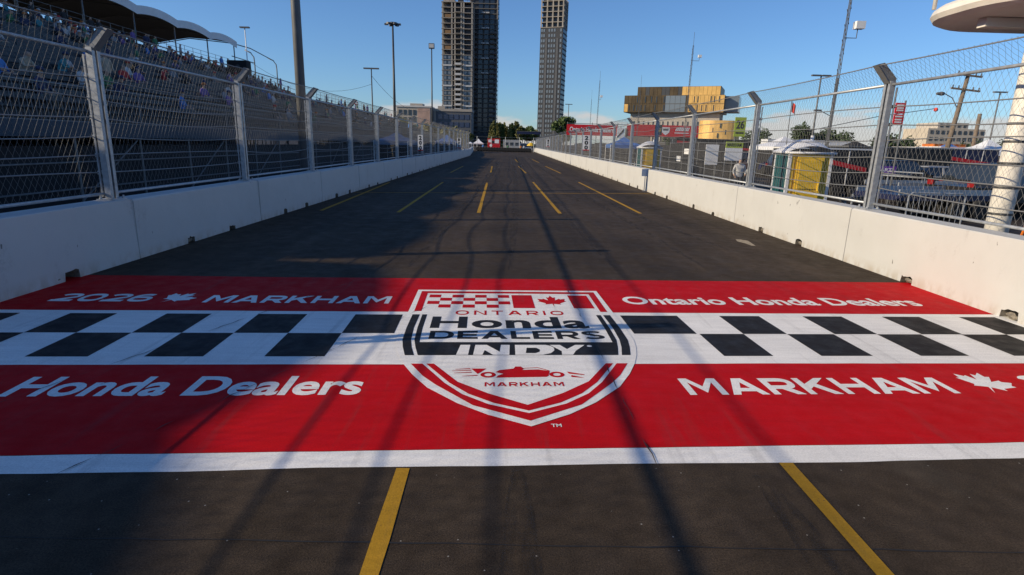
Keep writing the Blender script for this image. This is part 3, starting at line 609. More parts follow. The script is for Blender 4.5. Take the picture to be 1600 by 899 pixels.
# ------------------------------------------------------------------ left grandstands
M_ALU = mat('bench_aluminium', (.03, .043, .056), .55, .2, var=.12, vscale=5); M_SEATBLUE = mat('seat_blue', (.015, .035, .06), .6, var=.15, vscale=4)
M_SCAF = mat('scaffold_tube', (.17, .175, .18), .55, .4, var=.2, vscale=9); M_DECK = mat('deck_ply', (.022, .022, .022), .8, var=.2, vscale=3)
M_UNDERSHADE = mat('canopy_underside_shade', (.10, .10, .105), .8)  # shade below the white canopy, put into a dark grey underside
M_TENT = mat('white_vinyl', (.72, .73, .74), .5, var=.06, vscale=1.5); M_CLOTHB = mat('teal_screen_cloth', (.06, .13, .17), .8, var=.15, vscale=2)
ROW0, DX, DZ, Z0 = 12.9, .85, .293, 2.75
def grandstand(label, y0, y1, rows, sec=6., seats_from=None):
    st = thing('grandstand', label, 'grandstand', (0, y0, 0)); n = int(round((y1 - y0) / sec)); f0 = 0 if seats_from is None else seats_from
    L_ = y1 - y0
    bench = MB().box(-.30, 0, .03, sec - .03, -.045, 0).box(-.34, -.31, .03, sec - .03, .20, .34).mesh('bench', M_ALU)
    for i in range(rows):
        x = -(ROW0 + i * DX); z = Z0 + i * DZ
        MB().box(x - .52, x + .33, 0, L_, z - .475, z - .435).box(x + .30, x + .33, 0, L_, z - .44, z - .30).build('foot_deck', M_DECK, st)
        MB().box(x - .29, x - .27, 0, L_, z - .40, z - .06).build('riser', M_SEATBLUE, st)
        for k in range(f0, n): link('bench', bench, st, (x, k * sec, z))
    xr = -(ROW0 + (rows - 1) * DX) - .6; zr = Z0 + (rows - 1) * DZ
    pick = MB(); k = 0                                                     # front guard rail with pickets
    for q in range(int(sec / .13)): pick.tube([(0, q * .13, .1), (0, q * .13, 1.05)], .009, 4)
    pick.tube([(0, 0, 1.07), (0, sec, 1.07)], .022, 6); pick.tube([(0, 0, .1), (0, sec, .1)], .016, 6); pick.tube([(0, .02, -.3), (0, .02, 1.1)], .025, 6); pm_ = pick.mesh('guard_rail', M_SCAF)
    cloth = MB().box(-.01, .01, 0, sec, 0, .42).mesh('fascia', M_SEATBLUE)
    for k in range(f0, n): link('guard_rail', pm_, st, (-12.35, k * sec, 2.28)); link('fascia', cloth, st, (-12.30, k * sec, 1.95))
    up = {}
    for j, X_ in enumerate([12.45, 15.3, 18.7, 22.1, 25.5, 28.9]):
        if -X_ < xr: continue
        zt = Z0 + max(0, (X_ - ROW0)) * DZ / DX - .48; me = MB().tube([(0, 0, 0), (0, 0, zt)], .035, 6).mesh('upright', M_SCAF)
        for k in range(f0 * 2, 2 * n + 1): link('upright', me, st, (-X_, k * sec / 2, 0))
        led = MB().tube([(0, 0, 0), (0, (n - f0) * sec, 0)], .024, 6).mesh('ledger', M_SCAF)
        for z in (.5, 1.25): link('ledger', led, st, (-X_, f0 * sec, z))
    dg = MB().tube([(0, 0, .1), (0, sec / 2, 1.9)], .024, 6).mesh('brace', M_SCAF)
    for k in range(f0 * 2, 2 * n): 
        if k % 2: link('brace', dg, st, (-12.5, k * sec / 2, 0))
        else: link('brace', dg, st, (-15.35, k * sec / 2, 0))
    MB().box(xr - .04, xr, 0, L_, 0, zr + .5).build('rear_light_block', M_BLACK, st)  # black wall added so no light comes through under the seats
    MB().box(-12.75, -12.7, f0 * sec, L_, 0, 1.7).build('under_stand_shade', M_BLACK, st)  # black sheet standing in for the shade under the seats
    # end frame and rear guard rail
    rg = MB()
    for k in range(f0 * 4, 4 * n + 1): rg.tube([(xr, k * sec / 4, zr + .4), (xr, k * sec / 4, zr + 1.45)], .02, 5)
    for z in (.75, 1.1, 1.45): rg.tube([(xr, f0 * sec, zr + z), (xr, L_, zr + z)], .018, 5)
    rg.build('rear_rail', M_SCAF, st)
    er = MB()
    for i in range(0, rows, 2): er.tube([(-(ROW0 + i * DX), L_, Z0 + i * DZ - .4), (-(ROW0 + i * DX), L_, Z0 + i * DZ + .75)], .02, 5)
    for z in (.3, .75): er.tube([(-ROW0, L_, Z0 + z), (xr, L_, zr + z)], .018, 5)
    er.build('end_rail', M_SCAF, st)
    return st
stand1 = grandstand('large shaded grandstand with long bench rows rising behind the left fence', -28, 68, 22, 6, 6)
stand2 = grandstand('lower shaded grandstand beyond the big one on the left', 71, 113, 12, 6)
def canopy(st, ya, yb, bay, xf=-31.9):
    n = int(round((yb - ya) / bay)); base = st.location.y; xb, zp, cr = -41., 12.35, .30
    for k in range(n):
        y0 = ya - base + k * bay; mb = MB(); q = 10; V = []
        for i in range(q + 1):
            t = i / q; z = zp + cr * 4 * t * (1 - t)
            for x, dz in ((xf + .25, -.28), (xf, 0), (xf - 2.5, .28), (-36.5, .42), (xb + 2.5, .1), (xb + .1, -.35), (xb, -.65)): V.append((x, y0 + t * bay, z + dz))
        F = [(i * 7 + j, i * 7 + j + 1, (i + 1) * 7 + j + 1, (i + 1) * 7 + j) for i in range(q) for j in range(6)]
        mb.add(V, F); mb.add([(x - .03, y, z - .05) for x, y, z in V], [f[::-1] for f in F], 1); mb.build('canopy', [M_TENT, M_UNDERSHADE], st, smooth=True)
        va = MB(); va.add([(xf + .34 + .06 * e, y0 + t_ / 10 * bay, zp + cr * 4 * (t_ / 10) * (1 - t_ / 10) - .62 + .66 * e) for t_ in range(11) for e in (0, 1)], [(2 * i, 2 * i + 2, 2 * i + 3, 2 * i + 1) for i in range(10)]); va.build('valance', M_TENT, st)
    for k in range(n + 1):
        y0 = ya - base + k * bay; MB().tube([(xf, y0, 8.2), (xf, y0, zp)], .06, 8).build('canopy_post', M_SCAF, st, smooth=True)
        MB().tube([(xb, y0, 8.5), (xb, y0, zp - .4)], .06, 8).build('canopy_post', M_SCAF, st, smooth=True)
        MB().tube([(xf, y0, zp - .1), (-36.5, y0, zp + .3), (xb, y0, zp - .5)], .05, 6).build('canopy_rafter', M_SCAF, st, smooth=True)
    y0 = ya - base; MB().tube([(xf + .05, y0, zp - .15), (xf + .05, y0 + n * bay, zp - .15)], .04, 6).build('canopy_beam', M_SCAF, st)
    MB().box(-41, -31.6, y0 - 3, y0 + n * bay + 3, 8.1, 8.22).build('platform', M_DECK, st)
    MB().box(-41.05, -41.0, y0 - 3, y0 + n * bay + 3, 0, 9.3).build('platform_screen', M_BLACK, st)
canopy(stand1, 28, 70, 6, -31.6); canopy(stand1, -27, 3, 6, -31.0); canopy(stand1, 3.5, 27.5, 6, -31.2)  # last two runs are out of view, added to shade track and seats
# bare hoops at the end of the canopy
for k, yy in enumerate((76., 83.)):
    MB().tube([(-31.9, yy + 28, 7.5), (-31.9, yy + 28, 11.0), (-31.95, yy + 28, 11.6), (-32.3, yy + 28, 12.1), (-33, yy + 28, 12.4)], .07, 7).build('hoop', M_SCAF, stand1, smooth=True)
MB().tube([(-32.3, 70 + 28, 12.4), (-32.3, 76 + 28, 12.6), (-32.3, 83 + 28, 12.1)], .06, 6).build('hoop_tie', M_SCAF, stand1); MB().tube([(-31.9, 70 + 28, 10.9), (-31.9, 76 + 28, 10.9)], .05, 6).build('hoop_tie', M_SCAF, stand1)

# spectators
cols = ['navy', 'black', 'grey', 'white', 'blue', 'red', 'teal', 'purple', 'green', 'black', 'navy', 'black', 'navy', 'black', 'grey']
def seat(i): return -(ROW0 + i * DX) - .16, Z0 + i * DZ
CROWD = []; used = set(); rp = random.Random(21); cnt = 0
def put(i, y, me, label, shirt, trous=0, group=None, cap=None):
    x, z = seat(i)
    if me is P_STAND: x += .35; z -= .435
    used.add((i, round(y / .6))); o = person(me, (x, y, z), rp.uniform(-.35, .35), label, shirt, trous, group, cap)
    if group: CROWD.append((i, y, o, shirt))
    return o
put(4, 24.3, P_STAND, 'person in a beige shirt and dark trousers standing at the front of the stand', 'beige')
put(2, 16.6, P_SIT, 'person in a pale top and pink cap seated low at the left edge', 'white', cap='pink')
put(3, 18.6, P_SIT, 'person in a bright blue shirt seated just right of the pink cap', 'blue')
put(4, 20.6, P_LEAN, 'person in a tan shirt leaning forward beside the nearest left fence post', 'beige', 1)
put(3, 22.2, P_SIT, 'person in a white shirt seated left of the standing person in beige', 'white')
put(19, 37.5, P_STAND, 'person standing dark against the sky gap under the canopy, far left', 'black')
put(20, 66.5, P_STAND, 'person standing at the far top corner of the big stand', 'black')
put(15, 68.0 - 1, P_STAND, 'person in purple standing on the end steps of the big stand', 'purple')
gl = {'lo': ('spectator seated in the lower shaded rows of the big stand', 'spectators in the lower rows'), 'hi': ('spectator seated in the upper shaded rows below the canopy', 'spectators in the upper rows'), 'far': ('small spectator on the lower stand beyond the big one', 'spectators on the lower stand'), 'top': ('spectator standing along the top rail of the big stand', 'spectators along the top rail')}
while cnt < 190:
    i = rp.choice(list(range(1, 22)) + [15, 16, 17, 18, 19, 20, 21, 20, 21, 19]); y = rp.uniform(1.12 * (ROW0 + i * DX), 67.5)
    if (i, round(y / .6)) in used: continue
    k = 'lo' if i < 11 else 'hi'; put(i, y, rp.choice([P_SIT, P_SIT, P_LEAN]), gl[k][0], rp.choice(cols), rp.random() < .3, gl[k][1], rp.choice([None, None, None, 'white', 'red', 'navy', 'orange'])); cnt += 1
for k in range(12):
    y = rp.uniform(36, 67); put(21.3, y, P_STAND, gl['top'][0], rp.choice(cols), rp.random() < .3, gl['top'][1])
cnt = 0
while cnt < 34:
    i = rp.choice([2, 4, 6, 8, 9, 10, 11, 11, 11]); y = rp.uniform(72, 112)
    if (i, round(y / .6)) in used: continue
    put(i, y, rp.choice([P_SIT, P_STAND]), gl['far'][0], rp.choice(cols), 0, gl['far'][1], rp.choice([None, None, 'red', 'white'])); cnt += 1

for far in (False, True):                                       # every spectator is named by row and place in the row
    rows_ = {}
    for c in CROWD:
        if (c[1] > 70) == far: rows_.setdefault(c[0], []).append(c)
    for i, cs in rows_.items():
        for n_, c in enumerate(sorted(cs, key=lambda q: q[1])):
            c[2]['label'] = f'{nth(n_ + 1)} spectator from near end, in {c[3]}, ' + (f'standing at the top rail of the big stand' if i > 21.1 else f'{nth(int(i) + 1)} row of the {"far low" if far else "big"} stand')

# ------------------------------------------------------------------ far buildings
M_CONC = mat('tower_concrete', (.34, .305, .26), .85, var=.15, vscale=.3); M_GLASSD = mat('dark_glass', (.03, .04, .055), .15, spec=.6); M_CLAD = mat('dark_cladding', (.034, .036, .042), .6, var=.15, vscale=.2)
M_GLASSL = mat('pale_glass', (.16, .19, .22), .2, spec=.6); M_TAN = mat('tan_render', (.46, .40, .32), .85, var=.08, vscale=.3); M_GREYC = mat('grey_cladding', (.085, .09, .10), .7, var=.12, vscale=.3)
M_PLY = mat('orange_formwork', (.26, .15, .07), .8); M_BALC = mat('balcony_white', (.55, .54, .52), .7)
M_GOLD = mat('gold_panel', (.74, .44, .13), .42, .25, var=.12, vscale=.4); M_GOLDB = mat('gold_panel_brown', (.085, .058, .026), .45, .3, var=.2, vscale=.4); M_STONE = mat('beige_stone', (.42, .38, .33), .85, var=.1, vscale=.4)
def box_mesh(nm, dx, dy, dz, m): return MB().box(0, dx, 0, dy, 0, dz).mesh(nm, m)
# tower under construction, pale frame on the left
T = thing('tower', 'left tall apartment tower with bare concrete upper floors under construction', 'tower', (-43.2, 380, 0))
W_, D_, FH = 18.6, 15., 3.0; NF = 28
MB().box(1.2, W_ - 1.2, 1.2, D_, 0, NF * FH - 1).build('core', M_CLAD, T)
slab = MB().box(-.5, W_ + .3, -.6, D_, 0, .35).mesh('slab', M_CONC)
for k in range(NF + 1): link('slab', slab, T, (0, 0, k * FH))
colm = box_mesh('column', .9, .9, NF * FH, M_CONC)
for x in (-.2, 5.4, 7.3, 11.2, 12.6, W_ - .9): link('column', colm, T, (x, -.45, 0))
for x in (-.45, W_ - .5):
    for y in (4, 8, 12): link('column', colm, T, (x, y, 0))
win = MB().box(0, 4.9, 0, .3, 0, 2.5).mesh('window', M_GLASSD); band_ = box_mesh('band', 5.6, .5, .9, M_BALC); pane = MB().box(0, 1.4, -.04, 0, .5, 2.1).mesh('pane', M_GLASSL)
balc = MB().box(0, 3.6, 0, 1.5, 0, .25).box(0, 3.6, 0, .08, .25, 1.2).mesh('balcony', M_BALC)
for k in range(18):
    for x in (.75, 13.3):
        w = link('window', win, T, (x, -.30, k * FH + .42)); link('pane', pane, w, (.3, 0, 0)); link('pane', pane, w, (3.1 - .2, 0, 0))
        if k % 4 == 3: link('band', band_, T, (x - .3, -.95, k * FH + 2.6))
balc2 = MB().box(0, 3.6, 0, 1.5, 0, .25).mesh('balcony', M_CONC)
for k in range(27): link('balcony', balc if k < 17 else balc2, T, (7.9, -1.7, k * FH + .3))
for k in range(19, 27):
    if k % 3 == 1: link('formwork', box_mesh('formwork', 4.2, .2, 2.0, M_PLY), T, (1.0, -.2, k * FH + .5))
MB().box(.5, 7.5, 1, 9, NF * FH + .35, NF * FH + 2.4).build('core_top', M_CONC, T); MB().box(9.5, 12.5, .2, 6, NF * FH + .35, NF * FH + 3.8).build('lift_shaft', M_DARKSTEEL, T); MB().box(13, W_ + .2, -.4, 8, NF * FH + 3.0, NF * FH + 3.3).build('slab', M_CONC, T)
for x in range(0, 9): MB().tube([(x * 2.2, -.5, NF * FH), (x * 2.2, -.5, NF * FH + 1.3 + (x % 3) * .4)], .08, 4).build('rebar', M_DARKSTEEL, T)
# dark tower in its shade
T = thing('tower', 'dark unfinished tower with lit floors standing right behind the pale tower', 'tower', (-27.5, 396, 0))
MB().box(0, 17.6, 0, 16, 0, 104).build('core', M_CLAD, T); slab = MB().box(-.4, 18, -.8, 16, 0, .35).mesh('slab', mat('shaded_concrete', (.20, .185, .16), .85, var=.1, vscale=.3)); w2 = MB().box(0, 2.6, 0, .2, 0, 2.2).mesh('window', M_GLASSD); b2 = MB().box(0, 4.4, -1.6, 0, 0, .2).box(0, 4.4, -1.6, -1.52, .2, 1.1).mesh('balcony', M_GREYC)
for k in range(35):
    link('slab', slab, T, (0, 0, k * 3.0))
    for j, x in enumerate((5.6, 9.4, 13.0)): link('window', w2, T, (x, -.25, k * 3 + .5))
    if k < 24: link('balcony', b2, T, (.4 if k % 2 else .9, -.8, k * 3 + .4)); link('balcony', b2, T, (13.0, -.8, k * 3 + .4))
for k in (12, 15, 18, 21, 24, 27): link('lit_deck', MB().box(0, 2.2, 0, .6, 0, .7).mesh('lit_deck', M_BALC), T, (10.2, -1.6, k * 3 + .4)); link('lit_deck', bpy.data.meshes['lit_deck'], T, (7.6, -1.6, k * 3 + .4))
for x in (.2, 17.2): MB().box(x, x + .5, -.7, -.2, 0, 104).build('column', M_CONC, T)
# construction hoist mast beside it
cr_ = thing('hoist_mast', 'thin steel hoist mast rising just right of the dark tower', 'mast', (-9.6, 398, 0)); mbm = MB()
for x in (0, .7): mbm.beam((x, 0, 0), (x, 0, 108), .16, .16)
for k in range(54): mbm.beam((0, 0, k * 2), (.7, 0, k * 2 + 2), .1, .1)
mbm.build('lattice', M_DARKSTEEL, cr_); MB().box(-.1, .8, -.2, .4, 0, 1.2).build('base_block', M_CONC, cr_)
# right tower
T = thing('tower', 'slim dark tower with small square windows and bare top floors, right of centre', 'tower', (17.2, 386, 0), R(-17))
MB().box(0, 14.2, 0, 13, 0, 72).build('body', M_CLAD, T); w3 = MB().box(0, 1.05, 0, .25, 0, 1.7).mesh('window', M_GLASSL); w4 = MB().box(0, .25, 0, 1.3, 0, 1.8).mesh('window', M_GLASSD)
for k in range(24):
    for x in (.5, 1.9, 5.2, 6.9, 8.6, 12.6): link('window', w3, T, (x, -.14, k * 3 + .7))
    for y in (1, 3.4, 5.8, 8.2, 10.6): link('window', w4, T, (14.08, y, k * 3 + .6))
slab = MB().box(-.1, 14.4, -.3, 13, 0, .35).mesh('slab', M_CONC); sd_ = MB().box(14.2, 14.5, 0, 13, 0, .2).mesh('string_course', M_GREYC)
for k in range(24): link('string_course', sd_, T, (0, 0, k * 3))
for k in range(24, 30): link('slab', slab, T, (0, 0, k * 3 + .1))
MB().box(1, 13.4, 1, 12, 72, 89).build('core', M_DARKSTEEL, T)
for x in (.0, 3.6, 7.2, 10.6, 13.6): link('column', box_mesh('column', .7, .7, 17, M_CONC), T, (x, -.25, 72.2))
for k in range(4): link('column', box_mesh('column', .7, .7, 17, M_CONC), T, (13.75, 1.5 + k * 3.4, 72.2))
for x in (3.4, 10.4): MB().box(x, x + 1.3, -.2, 0, 0, 66).build('pilaster', M_GREYC, T)
# low-rise with mural, left of the towers
B = thing('building', 'tan low-rise with a sunset city mural on its end, left of the towers', 'building', (-47.6, 250, 0))
MB().box(0, 14.2, 0, 12, 0, 15.6).build('wall', M_TAN, B); MB().box(-.3, 14.5, -.3, 12, 15.6, 16.2).build('parapet', M_BALC, B); MB().box(5.4, 10.6, 2, 8, 16.2, 17.2).build('roof_box', M_CONC, B)
w5 = MB().box(0, 1.25, -.12, 0, 0, 2.1).mesh('window', M_GLASSD)
for r_ in range(5):
    for c_ in range(4): link('window', w5, B, (.9 + c_ * 2.0, 0, 12.4 - r_ * 2.9))
mural = mat('mural_sky', (.42, .28, .22), .8, var=.25, vscale=.35); MB().box(8.8, 14.0, -.10, 0, 1.2, 15.2).build('mural', mural, B)
for x, w, h in ((8.9, 1.0, 6.4), (10.1, .7, 8.9), (11.2, .9, 8.0), (12.4, .8, 7.4), (13.2, .75, 6.6)): MB().box(x, x + w, -.16, -.10, 1.2, h).build('mural_tower', mat('mural_brown', (.10, .055, .035), .8), B)
B = thing('building', 'grey blue office block with window rows in front of the left towers', 'building', (-33.0, 252, 0))
MB().box(0, 16.4, 0, 14, 0, 14.4).build('wall', M_GREYC, B); MB().box(-.2, 16.7, -.25, 14, 14.4, 15.4).build('parapet', M_CONC, B); MB().box(2, 5, 3, 8, 15.4, 16.6).build('roof_box', M_CONC, B)
w6 = MB().box(0, 1.7, -.12, 0, 0, 2.0).mesh('window', mat('blue_glass', (.03, .045, .10), .15, spec=.6))
for r_ in range(4):
    for c_ in range(6): link('window', w6, B, (2.6 + c_ * 2.25, 0, 11.2 - r_ * 3.1))
for x in (.1, 1.0): MB().box(x, x + .35, -.2, 0, 0, 14.4).build('pilaster', M_TAN, B)
# gold-clad civic building on the right
B = thing('building', 'gold clad civic building with stepped top and glass middle, right of centre', 'building', (49.6, 264, 0), R(-24))
MB().box(0, 41.5, 0, 20, 16.6, 23.6).build('upper_block', M_GOLDB, B); MB().box(5.2, 39.6, 1.5, 20, 23.6, 27.2).build('penthouse', M_GOLDB, B)
MB().box(2.5, 40, 3, 20, 10, 16.6).build('recess', M_STONE, B); MB().box(1.0, 34, 1.2, 20, 0, 10).build('podium', mat('dark_podium', (.10, .095, .09), .7), B)
rg = random.Random(5)
for row, z0, z1 in ((0, 20.2, 23.5), (1, 16.8, 20.0)):
    for c_ in range(26):
        x = .2 + c_ * 1.59
        if 17.4 < x < 26: continue
        p = MB().box(x, x + 1.5, -.12 - rg.uniform(0, .08), 0, z0, z1).build('cladding_panel', M_GOLD if x > 26 or rg.random() < .12 else M_GOLDB, B)  # gold right, brown left: stronger sunlight on the right put into the colour
        if rg.random() < .45: q = rg.uniform(.3, .9); MB().box(x + q, x + q + .35, -.26, -.1, z0 + .4, z1 - .4).build('window', M_GLASSD, B)
for c_ in range(20):
    x = 5.3 + c_ * 1.71; MB().box(x, x + 1.62, 1.38 - rg.uniform(0, .08), 1.5, 23.7, 27.1).build('cladding_panel', M_GOLD if x > 24 and rg.random() < .8 else rg.choice([M_GOLDB, M_GOLDB, M_DARKSTEEL]), B)
for r_ in range(2):
    for c_ in range(4): MB().box(17.5 + c_ * 2.15, 19.55 + c_ * 2.15, -.05, 0, 16.8 + r_ * 3.4, 20.0 + r_ * 3.4).build('window', M_GLASSL, B)
for c_ in range(14): MB().box(4 + c_ * 2.1, 4.5 + c_ * 2.1, 2.85, 3.0, 10.4, 13.0).build('window', M_GLASSD, B)
for c_ in range(12): MB().box(12.5 + c_ * 1.7, 13.1 + c_ * 1.7, .95, 1.2, 4.5, 9.6).build('fin', M_TAN, B)
MB().box(41.5, 47.0, 4, 18, 17.2, 23.4).build('glass_wing', M_GLASSL, B)
an = MB(); n = 14; V = [(40.5 + 8.2 * math.cos(math.pi + math.pi * i / n), 2 + 4.5 * math.sin(math.pi + math.pi * i / n)) for i in range(n + 1)]; an.prism(V, 2., 13.4, 'z'); an.build('round_annex', M_GOLD, B)
for i, (x, z) in enumerate(((35.5, 10.2), (38.2, 8.6), (41.0, 10.4), (43.2, 7.8), (45.4, 9.6), (40.2, 6.4))): MB().box(x, x + .35, -2.75 + .08 * (x - 40.5) ** 2 - .1, -2.0 + .08 * (x - 40.5) ** 2, z, z + 1.9).build('window', M_GLASSD, B)
# cream hotel far right
B = thing('building', 'cream stepped hotel far behind the paddock at the right', 'building', (156, 222, 0))
MB().box(0, 21.5, 0, 14, 0, 11.6).build('wall', M_TAN, B); MB().box(4, 15.5, 1, 13, 11.6, 13.8).build('penthouse', M_STONE, B); w7 = MB().box(0, 1.1, -.12, 0, 0, 1.3).mesh('window', M_GLASSD)
for r_ in range(4):
    for c_ in range(10): link('window', w7, B, (.8 + c_ * 2.1, 0, 9.6 - r_ * 2.4))
for c_ in range(5): link('window', w7, B, (4.8 + c_ * 2.2, 1, 12.1))

# ------------------------------------------------------------------ trees
def leaf_mat(name, c): return mat(name, c, .65, var=.35, vscale=.9)
LEAFM = [leaf_mat('leaf_green', (.07, .11, .025)), leaf_mat('leaf_dark', (.035, .06, .02)), leaf_mat('leaf_olive', (.15, .145, .04))]
BARK = mat('bark', (.10, .075, .055), .9, var=.25, vscale=5)
def tree(label, loc, h, r, kind=0, m=0, n=900, group=None, seed=0, leaf=.35):
    rr = random.Random(seed); t = thing('tree' if kind < 2 else 'conifer_tree', label, 'tree', loc, 0, group); tr = MB(); th = h * (.42 if kind < 2 else .9)
    tr.tube([(0, 0, -.05), (r * .04, 0, th * .5), (0, r * .03, th)], [h * .022 + .04, h * .016 + .03, h * .008 + .02], 7); cl = []
    if kind < 2:
        for k in range(9):
            a = k * 2.4 + rr.random(); z = h * rr.uniform(.42, .9); q = r * rr.uniform(.35, .8) * math.sin(math.pi * min(1, (z / h - .28) / .75)); e = (q * math.cos(a), q * math.sin(a), z)
            tr.tube([(0, 0, th * rr.uniform(.55, .95)), (e[0] * .5, e[1] * .5, z * .9), e], [h * .009 + .02, .03, .012], 5); cl.append((e, r * rr.uniform(.35, .55)))
        cl.append(((0, 0, h * .80), r * .5)); cl.append(((0, 0, h * .58), r * .6))
    tr.build('trunk', BARK, t, smooth=True); cb = MB()
    for k in range(n):
        if kind < 2:
            c, q = rr.choice(cl); d = Vector((rr.gauss(0, 1), rr.gauss(0, 1), rr.gauss(0, .8))).normalized() * q * rr.uniform(.35, 1.) ; p = Vector(c) + d
        else:
            z = h * (1 - rr.random() ** .62 * .92); q = r * (1 - z / h) ** .8 * rr.uniform(.35, 1.05) + .1; a = rr.uniform(0, 6.283); p = Vector((q * math.cos(a), q * math.sin(a), z - q * .25))
        s_ = leaf * rr.uniform(.6, 1.3); u = Vector((rr.gauss(0, 1), rr.gauss(0, 1), rr.gauss(0, 1))).normalized(); w = u.orthogonal().normalized(); w = (w * math.cos(rr.uniform(0, 6)) + u.cross(w) * math.sin(rr.uniform(0, 6))); v2 = u.cross(w)
        cb.add([p - w * s_, p + v2 * s_ * .5, p + w * s_, p - v2 * s_ * .5], [(0, 1, 2, 3)])
    cb.build('crown', LEAFM[m], t); return t
tree('broad green tree at the foot of the slim dark tower', (13.3, 148, 0), 9.3, 3.0, 0, 0, 4200, seed=1, leaf=.30)
tg = 'trees closing the end of the street'
for k in range(24):
    x = -13.5 + k * 1.36 + random.uniform(-.5, .5); hh = random.uniform(13.5, 18.0) * (1 if k < 15 else .84)
    tree(f'{nth(k + 1)} tree from the left in the row closing the end of the street', (x * .80, 332 + random.uniform(-8, 8), 0), hh * .80, random.uniform(1.5, 2.2) if k < 15 else 2.3, (2, 0, 2, 2)[k % 4] if k < 15 else 0, (2, 0, 2, 2, 0)[k % 5], 1600, tg, 40 + k, .75)
for k, (x, y, h, r_) in enumerate(((-13.5, 128, 5.0, 2.4), (-17, 122, 5.8, 2.8), (-10.8, 135, 4.4, 2.2), (-22, 124, 6.2, 3.0))):
    tree(f'{nth(k + 1)} brownish tree behind the far end of the lower stand', (x, y, 0), h, r_, 0, 2, 1500, 'trees behind the lower stand', 70 + k, .33)
for k, (x, y, h, r_) in enumerate(((62, 118, 6.0, 3.4), (69, 122, 5.2, 3.0), (76, 120, 5.6, 3.4), (83, 124, 4.8, 3.2), (57, 116, 7.2, 2.6), (104, 132, 5.0, 3.0), (111, 132, 5.4, 3.2))):
    tree(f'{nth(k + 1)} dark tree along the back of the right paddock', (x, y, 0), h, r_, 0, 1, 1500, 'trees behind the paddock', 80 + k, .33)
for k, (x, y, h, r_) in enumerate(((80, 190, 8.6, 5.0), (98, 196, 7.6, 5.0), (50, 180, 6.6, 4.0), (112, 200, 7.8, 5.5))):
    tree(f'{nth(k + 1)} dark tree in front of the gold building', (x, y, 0), h, r_, 0, 1, 1500, 'trees before the gold building', 90 + k, .45)

# ------------------------------------------------------------------ poles, masts and lamps
def pole(name, label, cat, x, y, h, r0, r1, m=M_DARKSTEEL, group=None):
    t = thing(name, label, cat, (x, y, 0), 0, group); MB().tube([(0, 0, 0), (0, 0, h * .5), (0, 0, h)], [r0, (r0 + r1) / 2, r1], 10).build('pole', m, t, smooth=True)
    MB().box(-r0 * 2, r0 * 2, -r0 * 2, r0 * 2, 0, .06).build('base_plate', m, t); return t
M_GREYPOLE = mat('grey_pole', (.13, .135, .14), .6, .2, var=.15, vscale=2); M_LAMP = mat('lamp_housing', (.10, .10, .105), .5); M_LENS = mat('lamp_lens', (.5, .5, .48), .3)
pole('street_pole', 'thick grey pole rising out of the frame between fence and stand', 'pole', -8.55, 24.6, 16, .20, .15, M_GREYPOLE)
t = pole('high_mast_light', 'tallest mast light with a ring of floodlights above the left fence', 'mast light', -11.6, 60, 13.0, .17, .08)
hd = MB().lathe([(.1, -.15), (.5, -.05), (.5, .05), (.1, .15)], 12, (0, 0, 13.0)).build('ring', M_LAMP, t)
for k in range(6): a = k * 1.047; MB().box(-.16, .16, -.12, .12, -.10, .06).build('floodlight', M_LAMP, t, (.62 * math.cos(a), .62 * math.sin(a), 12.95), a)
t = pole('lamp_post', 'thin lamp post with a small twin head left of the mast light', 'lamp post', -13.8, 60, 8.8, .09, .05); MB().box(-.75, .75, -.12, .12, 8.8, 8.92).build('lamp_head', M_LAMP, t)
t = pole('lamp_post', 'lamp post with a boxy floodlight head beside the left towers', 'lamp post', -11.8, 90, 15.2, .14, .08); MB().box(-.40, .40, -.25, .25, 15.2, 15.9).build('lamp_head', M_LAMP, t); MB().box(-.34, .34, -.27, -.25, 15.3, 15.8).build('lens', M_LENS, t)
t = pole('lamp_post', 'short lamp post standing on the end of the big stand', 'lamp post', -26.1, 60.5, 12.3, .07, .045, M_WHITE); MB().box(-.45, .45, -.15, .15, 12.3, 12.42).build('lamp_head', M_LAMP, t)
t = thing('loudspeaker', 'black loudspeaker cabinet on a post at the end of the big stand', 'loudspeaker', (-26.2, 59.0, 6.9))
MB().box(-.85, .85, -.5, .5, 1.0, 2.2).build('cabinet', M_BLACK, t); MB().tube([(0, 0, 0), (0, 0, 1.0)], .05, 6).build('stand', M_DARKSTEEL, t); MB().lathe([(.22, 0), (.20, .03), (.05, .05)], 14).build('cone', M_DARKSTEEL, t, (0, -.5, 1.6)).rotation_euler = (R(90), 0, 0)
